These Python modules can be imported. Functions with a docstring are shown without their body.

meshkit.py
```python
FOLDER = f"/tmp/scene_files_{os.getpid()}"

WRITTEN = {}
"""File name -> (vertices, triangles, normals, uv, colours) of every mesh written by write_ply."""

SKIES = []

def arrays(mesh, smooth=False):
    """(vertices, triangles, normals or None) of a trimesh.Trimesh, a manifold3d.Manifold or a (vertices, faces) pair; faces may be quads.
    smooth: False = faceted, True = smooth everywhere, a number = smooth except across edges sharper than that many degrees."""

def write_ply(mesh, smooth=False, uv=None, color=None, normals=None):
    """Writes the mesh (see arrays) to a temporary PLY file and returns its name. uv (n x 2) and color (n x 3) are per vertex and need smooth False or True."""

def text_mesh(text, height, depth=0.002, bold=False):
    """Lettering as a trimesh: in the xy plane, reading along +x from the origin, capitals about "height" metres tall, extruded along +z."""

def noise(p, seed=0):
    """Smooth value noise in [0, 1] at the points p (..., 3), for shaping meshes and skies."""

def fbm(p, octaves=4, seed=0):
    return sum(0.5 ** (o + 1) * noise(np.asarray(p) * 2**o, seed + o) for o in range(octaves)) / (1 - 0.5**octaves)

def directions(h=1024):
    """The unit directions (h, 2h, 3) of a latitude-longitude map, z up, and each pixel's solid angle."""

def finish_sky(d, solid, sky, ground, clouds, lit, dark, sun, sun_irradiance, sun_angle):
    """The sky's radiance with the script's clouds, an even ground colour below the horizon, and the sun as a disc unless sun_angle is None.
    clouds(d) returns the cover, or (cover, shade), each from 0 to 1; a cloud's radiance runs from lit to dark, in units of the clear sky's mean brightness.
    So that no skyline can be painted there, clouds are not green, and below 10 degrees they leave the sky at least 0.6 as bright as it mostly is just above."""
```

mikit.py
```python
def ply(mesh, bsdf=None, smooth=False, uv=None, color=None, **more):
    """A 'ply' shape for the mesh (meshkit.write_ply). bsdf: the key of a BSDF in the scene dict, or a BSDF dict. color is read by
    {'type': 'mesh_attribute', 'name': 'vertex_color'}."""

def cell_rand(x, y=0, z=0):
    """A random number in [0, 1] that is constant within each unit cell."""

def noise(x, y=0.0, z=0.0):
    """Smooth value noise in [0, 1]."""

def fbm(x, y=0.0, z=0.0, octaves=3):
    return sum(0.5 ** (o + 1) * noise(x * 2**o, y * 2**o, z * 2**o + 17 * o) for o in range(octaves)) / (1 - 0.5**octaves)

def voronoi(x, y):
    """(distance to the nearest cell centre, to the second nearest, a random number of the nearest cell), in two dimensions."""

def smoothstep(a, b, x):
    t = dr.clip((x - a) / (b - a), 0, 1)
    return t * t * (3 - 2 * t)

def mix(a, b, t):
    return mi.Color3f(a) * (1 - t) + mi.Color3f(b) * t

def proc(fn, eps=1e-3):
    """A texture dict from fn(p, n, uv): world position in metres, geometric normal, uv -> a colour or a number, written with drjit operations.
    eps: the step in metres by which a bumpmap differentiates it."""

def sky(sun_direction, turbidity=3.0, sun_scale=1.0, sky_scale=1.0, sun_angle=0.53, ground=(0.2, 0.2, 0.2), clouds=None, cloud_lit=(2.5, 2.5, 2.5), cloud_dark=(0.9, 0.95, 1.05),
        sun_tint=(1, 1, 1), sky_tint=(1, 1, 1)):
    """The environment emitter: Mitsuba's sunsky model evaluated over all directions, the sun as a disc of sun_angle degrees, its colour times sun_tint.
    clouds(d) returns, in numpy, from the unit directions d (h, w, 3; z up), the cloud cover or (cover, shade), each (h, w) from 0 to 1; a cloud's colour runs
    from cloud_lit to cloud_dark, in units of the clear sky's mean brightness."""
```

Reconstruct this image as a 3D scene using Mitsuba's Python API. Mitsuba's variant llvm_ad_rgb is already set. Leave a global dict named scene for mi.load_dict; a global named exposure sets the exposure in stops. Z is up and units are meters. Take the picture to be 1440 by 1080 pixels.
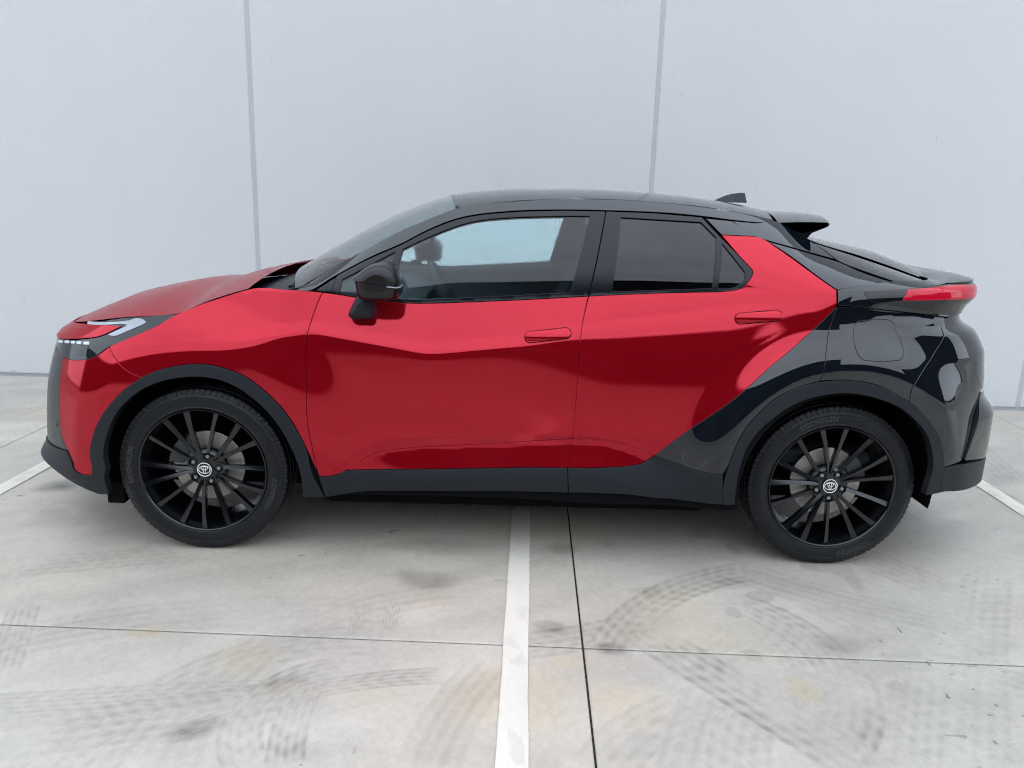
import math, numpy as np, trimesh, manifold3d, drjit as dr, mitsuba as mi, mikit, meshkit
from scipy.interpolate import PchipInterpolator, Akima1DInterpolator
T=mi.ScalarTransform4f
scene,labels={},{}
# ---------------------------------------------------------------- camera, sky, exposure
CAM=np.array([-0.07313, -3.97294, 1.50037]); FWD=np.array([0.01063, 0.97273, -0.23171]); UPV=np.array([-0.02727, 0.23192, 0.97235])
scene['camera']={'type':'perspective','fov':66.6308,'fov_axis':'x','near_clip':.05,'far_clip':800.,
  'to_world':T().look_at(origin=CAM.tolist(),target=(CAM+FWD).tolist(),up=UPV.tolist())}
def clouds(d):
    n=meshkit.fbm(d*np.array([2.0,2.0,4.5])+3.1,5,seed=5)
    return np.ones(d.shape[:2]),np.clip(.52*(1-np.clip(d[...,2],0,1))+(n-.5)*.9,0,1)     # overcast: brightest towards the zenith
scene['sky']=mikit.sky([.15,-.25,.95],turbidity=4,sun_scale=.10,sun_angle=165,sun_tint=(.90,1.,1.20),clouds=clouds,cloud_lit=(2.75,3.05,3.5),cloud_dark=(1.0,1.13,1.33))
exposure=2.8
PSI=-1.7485   # the parking lot's grid is turned this many degrees against the car
# ---------------------------------------------------------------- materials
P_=mikit.proc; noise,fbm,smoothstep,mix=mikit.noise,mikit.fbm,mikit.smoothstep,mikit.mix
def two(b): return {'type':'twosided','bsdf':b}
def rgb(*c): return {'type':'rgb','value':list(c)}
def gloss(c,ior=1.6): return two({'type':'plastic','diffuse_reflectance':rgb(*c),'int_ior':ior,'nonlinear':False})
def rough(c,a=.3,ior=1.5): return two({'type':'roughplastic','diffuse_reflectance':rgb(*c) if not isinstance(c,dict) else c,'int_ior':ior,'alpha':a,'nonlinear':False})
def diff(c): return two({'type':'diffuse','reflectance':rgb(*c) if not isinstance(c,dict) else c})
def metal(c,a): return two({'type':'roughconductor','material':'none','specular_reflectance':rgb(*c),'alpha':a})
scene['red_paint']=two({'type':'blendbsdf','weight':.45,'a':{'type':'roughplastic','diffuse_reflectance':rgb(.255,.001,.006),'int_ior':1.5,'alpha':.006,'nonlinear':False},'b':{'type':'roughconductor','material':'none','specular_reflectance':rgb(.50,.005,.026),'alpha':.009}})
scene['black_gloss']=gloss((.0025,.004,.007),1.62)
scene['black_satin']=rough((.004,.005,.008),.09,1.38)
scene['black_glass']=gloss((.004,.004,.005),1.6)
scene['black_matt']=diff((.008,.008,.009))
scene['mirror_black']=rough((.005,.0045,.006),.12,1.42)
scene['mirror_gloss']=gloss((.01,.01,.012),1.6)
def grain(p,n,uv): return 1*noise(p.x*900,p.y*900,p.z*900)*.00012
scene['dark_plastic']=two({'type':'bumpmap','arbitrary':P_(grain,1e-4),'scale':1.0,'bsdf':{'type':'roughplastic','diffuse_reflectance':rgb(.009,.012,.016),'int_ior':1.33,'alpha':.34,'nonlinear':False}})
scene['fascia_grey']=rough((.012,.016,.019),.14,1.42)
scene['lamp_glass']=gloss((.010,.013,.016),1.5)
scene['lamp_white']=gloss((.30,.33,.37),1.5); scene['led_white']=gloss((.50,.53,.57),1.5)
scene['lamp_smoke']=gloss((.004,.004,.005),1.5)
RT0=.355
scene['wiper_grey']=rough((.03,.032,.035),.25,1.5)
scene['lamp_bright']=gloss((.62,.03,.06),1.4)
scene['lamp_red']=gloss((.42,.003,.020),1.42)
def rubber(p,n,uv):
    a=fbm(p.x*30,p.y*30,p.z*30,3)
    return mix((.004,.005,.007),(.010,.011,.013),a)
scene['tyre_rubber']=rough(P_(rubber),.26,1.33)
scene['tyre_letter']=rough((.028,.029,.031),.12,1.5)
scene['rim_black']=rough((.0025,.003,.004),.045,1.55)
scene['steel']=metal((.35,.35,.36),.25); scene['disc_steel']=metal((.42,.41,.39),.3); scene['cast_grey']=rough((.05,.052,.052),.4)
scene['emblem_silver']=rough((.75,.75,.75),.1,1.5)
scene['interior_dark']=diff((.055,.062,.066)); scene['interior_mid']=diff((.07,.075,.08)); scene['interior_light']=diff((.12,.13,.14))
def pane(c,r=.035,eta=1.5): return {'type':'principledthin','base_color':rgb(*c),'roughness':r,'spec_trans':1.0,'eta':eta,'diff_trans':0.0}
scene['clear_glass']=pane((.80,.97,.98))
scene['screen_glass']=pane((.62,.72,.73),.05)
scene['tinted_glass']=pane((.10,.12,.15))
scene['joint_dark']=diff((.03,.03,.03))
def lotxy(p):
    c,s=math.cos(math.radians(PSI)),math.sin(math.radians(PSI))
    return p.x*c+p.y*s,-p.x*s+p.y*c
def tread(t,s,pitch):
    """ribs across (t from -1 to 1) and blocks along (s in metres) of a worn tyre print"""
    return (.72+.28*dr.cos(t*math.pi*5))*(.74+.26*dr.sin(s*pitch+dr.abs(t)*6))
def arc_mark(x,y,cx,cy,r,w,am,ah,pitch,k):
    dx,dy=x-cx,y-cy; t=(dr.sqrt(dx*dx+dy*dy)-r)/w; a=dr.atan2(dy,dx)-am
    a=a-2*math.pi*dr.round(a/(2*math.pi))
    return smoothstep(1.,.84,dr.abs(t))*smoothstep(ah,ah*.7,dr.abs(a))*tread(t,a*r,pitch)*k
def line_mark(x,y,x0,y0,x1,y1,w,pitch,k):
    L=math.hypot(x1-x0,y1-y0); ux,uy=(x1-x0)/L,(y1-y0)/L
    s=(x-x0)*ux+(y-y0)*uy; t=((y-y0)*ux-(x-x0)*uy+.02*dr.sin(s*1.7))/w
    return smoothstep(1.,.84,dr.abs(t))*smoothstep(-.1,.25,s)*smoothstep(L+.1,L-.25,s)*tread(t,s,pitch)*k
def blob(x,y,cx,cy,a,b,rot,k):
    c,s=math.cos(rot),math.sin(rot); u=((x-cx)*c+(y-cy)*s)/a; v=(-(x-cx)*s+(y-cy)*c)/b
    return smoothstep(1.,.25,dr.sqrt(u*u+v*v)+.55*(fbm(x*7,y*7,9.,3)-.5))*k
ARCS=[(0.603, -1.646, 0.524, 0.1, 0.04, 1.02, 95.0, 0.75), (1.361, -1.934, 1.062, 0.09, 2.345, 0.526, 95.0, 0.55), (-0.464, -2.004, 0.277, 0.07, 2.836, 1.114, 90.0, 0.6), (0.356, -1.92, 0.962, 0.06, -3.063, 0.215, 90.0, 0.6), (0.101, -1.41, 0.635, 0.03, 3.14, 0.204, 80.0, 0.4), (3.387, -1.181, 3.814, 0.03, -3.084, 0.032, 80.0, 0.4), (-0.493, 0.436, 2.079, 0.09, -1.15, 0.171, 95.0, 0.35), (0.428, -1.644, 0.585, 0.09, 0.054, 0.834, 90.0, 0.4), (-11.644, -6.241, 10.988, 0.06, 0.432, 0.022, 80.0, 0.4), (1.834, -2.515, 1.396, 0.11, 2.549, 0.378, 0.0, 0.3), (1.182, -2.346, 1.379, 0.1, 2.836, 0.211, 0.0, 0.28), (1.436, -1.996, 0.435, 0.12, 1.56, 0.965, 0.0, 0.3), (-0.695, -3.242, 1.849, 0.12, 1.839, 0.492, 0.0, 0.3), (2.611, 1.189, 2.688, 0.12, -2.06, 0.216, 0.0, 0.3), (-0.042, -2.013, 0.829, 0.12, 2.607, 1.007, 0.0, 0.28), (0.874, -2.45, 0.654, 0.1, 2.208, 0.515, 60.0, 0.3), (-0.475, -2.186, 0.612, 0.1, 2.56, 1.174, 70.0, 0.3), (-0.075, -2.99, 1.238, 0.05, 2.028, 0.396, 95.0, 0.5), (1.211, -2.207, 0.551, 0.1, 2.486, 0.733, 95.0, 0.3), (2.24, -22.477, 20.824, 0.06, 1.731, 0.028, 100.0, 0.4)]
LINES=[(0.464, -1.406, 1.058, -2.113, 0.105, 85.0, 1.0), (-1.378, -2.138, -0.5, -1.834, 0.11, 110.0, 0.5), (-1.437, -2.05, -0.802, -1.926, 0.06, 110.0, 0.35), (1.485, -1.471, 1.158, -2.106, 0.09, 90.0, 0.35), (2.073, -0.823, 1.338, -2.095, 0.1, 90.0, 0.3), (1.311, -1.528, 1.038, -2.114, 0.08, 90.0, 0.3), (-0.972, -2.112, -0.845, -1.979, 0.09, 120.0, 0.9), (1.161, -1.085, 1.594, -1.632, 0.12, 80.0, 0.3), (1.492, -0.662, 1.971, -1.242, 0.12, 70.0, 0.25), (-2.032, -1.168, -1.278, -0.905, 0.1, 100.0, 0.25), (3.112, 1.473, 2.835, 0.185, 0.12, 100.0, 0.3), (-3.379, 0.829, -3.391, 1.387, 0.12, 100.0, 0.3)]
BLOBS=[(-0.327, -1.117, 0.171, 0.105, 0.0, 0.55), (-2.33, -0.279, 0.133, 0.13, 0.1, 0.75), (-1.965, -0.491, 0.2, 0.15, 0.0, 0.25), (0.227, -0.787, 0.101, 0.071, 0.3, 0.45), (0.166, -1.439, 0.077, 0.057, -0.2, 0.5), (0.372, -1.561, 0.084, 0.052, 0.0, 0.55), (-0.864, -2.06, 0.1, 0.063, 0.5, 0.5), (0.914, -1.046, 0.119, 0.075, 0.2, 0.35), (-0.242, -0.814, 0.377, 0.111, 0.0, 0.25), (-0.681, -1.828, 0.099, 0.052, 0.4, 0.4), (1.185, -1.47, 0.116, 0.097, 0.0, 0.35), (2.666, 0.062, 0.081, 0.1, 0.0, 0.5)]
RUST=[(-1.246, -1.573, 0.121, 0.058, 0.0, 0.9), (-0.85, -1.704, 0.139, 0.16, 0.2, 0.6), (0.386, -1.863, 0.177, 0.164, 0.0, 0.6), (0.965, -1.753, 0.07, 0.085, 0.0, 0.9), (-0.305, -1.287, 0.108, 0.074, 0.0, 0.5), (0.22, -1.648, 0.12, 0.057, 0.0, 0.7), (-0.379, -1.88, 0.196, 0.102, 0.0, 0.4)]
def concrete_c(p,n,uv):
    x,y=lotxy(p)
    big=fbm(x*.8+4,y*.8+2,0,4); mid=fbm(x*3.1,y*4.3,3.,4); fine=noise(x*60,y*60,1.); fine2=noise(x*230,y*230,2.)
    trowel=fbm(x*2.0+y*1.1,(y-x*.5)*9,7.,3)
    v=.395+.11*(big-.5)+.10*(mid-.5)+.07*(trowel-.5)+.035*(fine-.5)+.035*(fine2-.5)
    slab=mikit.cell_rand(dr.floor((x-.273)/3.3),dr.floor((y+1.564)/4.0),5.)
    v=v*(.985+.03*slab)
    c=mix((1.065,1.,.87),(1.095,1.0,.835),smoothstep(.35,.7,fbm(x*.9+9,y*1.1+1,5.,3)))*v
    rust=smoothstep(.62,.82,fbm(x*1.6+20,y*2.4+3.5,2.,3))*.5
    for q in RUST: rust=dr.maximum(rust,blob(x,y,*q))
    c=c*mix((1,1,1),(1.05,.985,.84),rust)
    m=mi.Float(0)
    for q in ARCS: m=dr.maximum(m,arc_mark(x,y,*q))
    for q in LINES: m=dr.maximum(m,line_mark(x,y,*q))
    b=mi.Float(0)
    for q in BLOBS: b=dr.maximum(b,blob(x,y,*q))
    scuff=smoothstep(.62,.82,fbm(x*2.3+1.,y*3.3+8,11.,4))*smoothstep(.35,.65,fbm(x*.6,y*.6+5,12.,2))
    m=m*smoothstep(.08,.66,fbm(x*3.5,y*3.5,21.,4))+scuff*.30+b*(.4+.9*fbm(x*9,y*14,23.,3))
    oil=smoothstep(.80,.88,noise(x*7+3,y*7+5,31.))*smoothstep(.6,.75,noise(x*1.3,y*1.3,33.))*.25
    c=c*(1-dr.minimum(m*.62+oil*.6,.7))
    speck=smoothstep(.925,.95,noise(x*38,y*38,41.))*smoothstep(.5,.8,noise(x*2,y*2,43.))
    return c*(1-.45*speck)
scene['concrete']=two({'type':'bumpmap','arbitrary':P_(lambda p,n,uv:(noise(p.x*120,p.y*120)*.0006+fbm(p.x*14,p.y*14,0,2)*.0016),2e-3),'scale':1.0,'bsdf':{'type':'roughplastic','diffuse_reflectance':P_(concrete_c),'int_ior':1.5,'alpha':.22,'nonlinear':False}})
scene['concrete_far']=diff((.42,.39,.345))
def wall_c(p,n,uv):
    a=fbm(p.x*.5,p.z*.35,1.,3); b=fbm(p.x*2.2+3,p.z*1.4,2.,3); f=noise(p.x*90,p.z*90,0)
    streak=fbm(p.x*6.,p.z*.35,4.,3)
    pock=smoothstep(.972,.985,noise(p.x*30,p.z*30,7.))*smoothstep(.55,.7,noise(p.x*1.7,p.z*1.7,8.))
    low=smoothstep(.35,.0,p.z)*fbm(p.x*5,p.z*9,6.,3)
    return mi.Color3f(.665,.675,.68)*(.98+.035*(a-.5)+.02*(b-.5)+.018*(streak-.5)+.010*(f-.5))*(1-.06*low)*(1-.16*pock)
scene['wall_paint']=two({'type':'bumpmap','arbitrary':P_(lambda p,n,uv:fbm(p.x*3,p.z*3,0,2)*.002+noise(p.x*160,p.z*160,1.)*.0004,2e-3),'scale':1.0,'bsdf':{'type':'roughplastic','diffuse_reflectance':P_(wall_c),'int_ior':1.4,'alpha':.35,'nonlinear':False}})
scene['sealant']=rough((.50,.53,.535),.35)
def line_c(p,n,uv):
    x,y=lotxy(p)
    wear=smoothstep(.56,.75,fbm(x*16,y*9,3.,4)); dirt=fbm(x*5,y*2.2,5.,3); f=noise(x*150,y*150,0)
    return mix((.73,.69,.60),(.48,.45,.385),wear*.3)*(.86+.22*dirt+.05*(f-.5))
scene['line_paint']=rough(P_(line_c),.4,1.4)
scene['dark_cladding']=diff((.035,.037,.042)); scene['roller_door']=diff((.06,.062,.066)); scene['dark_trim']=diff((.03,.03,.033))
# ---------------------------------------------------------------- measured tables (metres)
TAB_LF=[(0.2, 0.9), (0.267, 0.933), (0.322, 0.946), (0.342, 0.934), (0.368, 0.912), (0.429, 0.909), (0.537, 0.898), (0.652, 0.881), (0.741, 0.857), (0.816, 0.835), (0.861, 0.825), (0.895, 0.778), (0.921, 0.733), (0.96, 0.66)]
TAB_LR=[(0.339, 0.87178), (0.413, 0.87326), (0.531, 0.875), (0.642, 0.875), (0.675, 0.875), (0.721, 0.875), (0.764, 0.875), (0.877, 0.86), (0.906, 0.856), (0.941, 0.839), (1.004, 0.792), (1.047, 0.717), (1.075, 0.709), (1.128, 0.734), (1.159, 0.759), (1.192, 0.76)]
TAB_RAILZ=[(-0.936, 1.108), (-0.828, 1.176), (-0.719, 1.242), (-0.613, 1.304), (-0.518, 1.356), (-0.411, 1.404), (-0.28, 1.455), (-0.118, 1.481), (0.053, 1.498), (0.314, 1.508), (0.661, 1.495), (0.97, 1.457), (1.053, 1.439), (1.217, 1.363), (1.451, 1.302), (1.758, 1.206)]
TAB_RAILW=[(-0.936, 0.755), (-0.828, 0.74), (-0.719, 0.72), (-0.613, 0.703), (-0.518, 0.688), (-0.411, 0.673), (-0.28, 0.66), (-0.118, 0.648), (0.053, 0.64), (0.314, 0.635), (0.661, 0.632), (0.97, 0.63), (1.053, 0.63), (1.217, 0.61), (1.451, 0.58), (1.758, 0.54)]
TAB_BELT=[(-1.2, 1.092), (-0.819, 1.1115), (-0.748, 1.1046), (-0.678, 1.0957), (-0.596, 1.0871), (-0.517, 1.0818), (-0.416, 1.0807), (-0.279, 1.0885), (-0.106, 1.1003), (0.037, 1.1113), (0.261, 1.1298), (0.467, 1.1449), (0.774, 1.1608), (0.875, 1.1755), (1.0, 1.172), (1.25, 1.172), (1.9, 1.19)]
HANDLE_F=[0.0994, 0.9682, 0.1854, 0.042, 0.1103]
HANDLE_R=[0.9371, 1.0669, 0.1844, 0.042, 0.0929]
MIRROR_CAP=[(-0.5952, 1.1808), (-0.5274, 1.1774), (-0.4759, 1.1775), (-0.4812, 1.2003), (-0.4906, 1.2203), (-0.5054, 1.2346), (-0.5242, 1.244), (-0.5517, 1.2478), (-0.5863, 1.2404), (-0.6054, 1.2312), (-0.6234, 1.2189), (-0.6464, 1.201), (-0.664, 1.1864)]
MIRROR_BODY=[(-0.6473, 1.1495), (-0.6436, 1.1251), (-0.6316, 1.109), (-0.5873, 1.1021), (-0.519, 1.104), (-0.4887, 1.1131), (-0.4788, 1.1352), (-0.4773, 1.1544), (-0.4786, 1.1752), (-0.5274, 1.176), (-0.5952, 1.1795), (-0.6522, 1.1806)]
MIRROR_STEM=[(-0.6632, 1.1065), (-0.6806, 1.0751), (-0.6973, 1.0378), (-0.6878, 1.0199), (-0.6451, 1.0152), (-0.602, 1.0167), (-0.5918, 1.0408), (-0.5972, 1.0836), (-0.5989, 1.1083)]
SPOKE_OFF,NUT_OFF,ROT_R,CAL_F,CAL_R=(-13.0, 0.0, -19.0, 2.6, 0.5)
import numpy as np
from scipy.interpolate import PchipInterpolator
def _pc(t):
    t=np.array(t,float); f=PchipInterpolator(t[:,0],t[:,1]); lo,hi=t[0,0],t[-1,0]
    return lambda x: f(np.clip(x,lo,hi))
def sp(x,b): return b*np.logaddexp(0,x/b)
def sstep(a,b,x):
    t=np.clip((x-a)/(b-a),0,1); return t*t*(3-2*t)
# ---------------- plan curve (arc-length table) ----------------
XF,LF0,XR,LR0=-1.30,0.90,1.25,0.87
_mid=_pc([(-1.30,.892),(-.9,.892),(-.4,.888),(.2,.890),(.8,.896),(1.25,.902)])
def _mkplan():
    th=np.linspace(0,np.pi/2,500)[1:]
    cx,cw=XF-LF0*np.sin(th)**(2/2.8), _mid(XF)*np.cos(th).clip(0)**(2/3.4)
    rx,rw=XR+LR0*np.sin(th)**(2/2.8), _mid(XR)*np.cos(th).clip(0)**(2/3.8)
    m=np.linspace(XF,XR,400)
    X=np.concatenate([cx[::-1],m,rx]); Wd=np.concatenate([cw[::-1],_mid(m),rw])
    s=np.concatenate([[0],np.cumsum(np.hypot(np.diff(X),np.diff(Wd)))])
    s+= -np.interp(0.0,X,s)     # u = 0 at x = 0
    return s,X,Wd
_s,_X,_W=_mkplan()
U0,U1=_s[0],_s[-1]
LFZ=_pc(TAB_LF) ; LRZ=_pc(TAB_LR)
crease=_pc([(-2.2,.80),(-1.7,.84),(-1.32,.872),(-1.1,.91),(-.95,.940),(-.83,.947),(-.80,.9435),(-.7,.9273),(-.6,.9105),(-.5,.8937),(-.42,.8803),(-.385,.877),(-.35,.8785),(-.2,.8955),(-.1,.908),(.03,.925),(.25,.968),(.6,1.02),(.9,1.065),(1.15,1.09),(1.32,1.165),(2.2,1.15)])
crw=_pc([(-2.2,.05),(-1.45,.05),(-1.1,.014),(-.95,.006),(0.,.006),(.15,.02),(.4,.05),(1.,.06),(1.3,.02),(2.2,.02)])
belt=_pc(TAB_BELT)
k1=_pc([(-2.2,.05),(-1.2,.05),(-.8,.012),(-.1,.012),(.4,.05),(.9,.05),(1.2,.03),(2.2,.03)])
kv=_pc([(-2.2,.14),(.8,.14),(1.15,.05),(2.2,.05)])
scul=_pc([(-.80,.34),(-.72,.385),(-.64,.44),(-.55,.468),(-.38,.487),(-.1,.50),(.23,.523),(.33,.523),(.43,.505),(.53,.475),(.62,.44),(.75,.36)])
sculh=_pc([(-.80,0),(-.68,.6),(-.4,1),(.3,1),(.5,.7),(.75,0)])
railz=_pc(TAB_RAILZ); railw=_pc(TAB_RAILW)
def lower(x,z):
    """half width of the lower body before the plan wrap"""
    c=crease(x)
    d=.33*sp(z-c,crw(x))                                   # shoulder leans in above the crease
    zz=np.minimum(z,c+.05)
    d=d+k1(x)*(z-c)+kv(x)*((zz-.62)**2-(c-.62)**2)          # slightly convex flank below
    h=sculh(x); s=scul(x)
    d=d-.25*h*(sp(s-z,.005)-sp(s-z-.13,.02))               # sill sculpture flares out below the line
    d=d+.009*h*sstep(.055,.0,z-s)        # tuck just above it
    d=d+.25*sp(.30-z,.02)
    # wheel arch flares
    for xc,hh,r0,r1 in ((-1.32,.020,.51,.74),(1.32,.042,.52,.72)):
        r=np.hypot(x-xc,(z-.352)*np.where(z>.352,1,.6))
        d=d-hh*(1-sstep(r0,r1,r))
    # tuck below the tail lamp
    d=d+.014*sstep(1.25,1.6,x)*np.exp(-((z-1.10)/.04)**2)
    return d
def side(x,z,u):
    x=np.clip(x,-2.2,2.14)
    b=belt(x); wb=np.interp(x,_X[1:-1],_W[1:-1])
    lo=lower(x,np.minimum(z,b))
    zr=np.maximum(railz(x),b+.03); wr=railw(x)
    base=_mid(x)
    s0=.115+.37*sstep(.75,1.3,x)
    h=zr-b; w0=base-lower(x,b)
    q=(w0-wr-s0*h)/h**2
    e=np.maximum(z-b,0)
    return lo+s0*e+q*e*e
def S(u,z,d=0.0):
    """body surface point at plan arc length u and height z, offset d outwards; near side (y<0)"""
    u,z=np.broadcast_arrays(np.asarray(u,float),np.asarray(z,float))
    def pos(u,z):
        uc=np.clip(u,U0,U1)
        X=np.interp(uc,_s,_X); Wd=np.interp(uc,_s,_W)
        x=np.where(X<XF,XF+(X-XF)*LFZ(z)/LF0,np.where(X>XR,XR+(X-XR)*LRZ(z)/LR0,X))
        g=np.clip(Wd/.88,0,1)
        y=-(Wd-side(x,z,u)*g)
        return np.stack([x,y,z],-1)
    P=pos(u,z)
    if np.ndim(d)==0 and d==0: return P
    return P+SN(u,z)*np.asarray(d)[...,None]
def SN(u,z,e=.0015):
    u,z=np.broadcast_arrays(np.asarray(u,float),np.asarray(z,float))
    a=S(u+e,z)-S(u-e,z); b=S(u,z+e)-S(u,z-e)
    n=np.cross(a,b); n/=np.linalg.norm(n,axis=-1,keepdims=True)+1e-12
    return n
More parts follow.
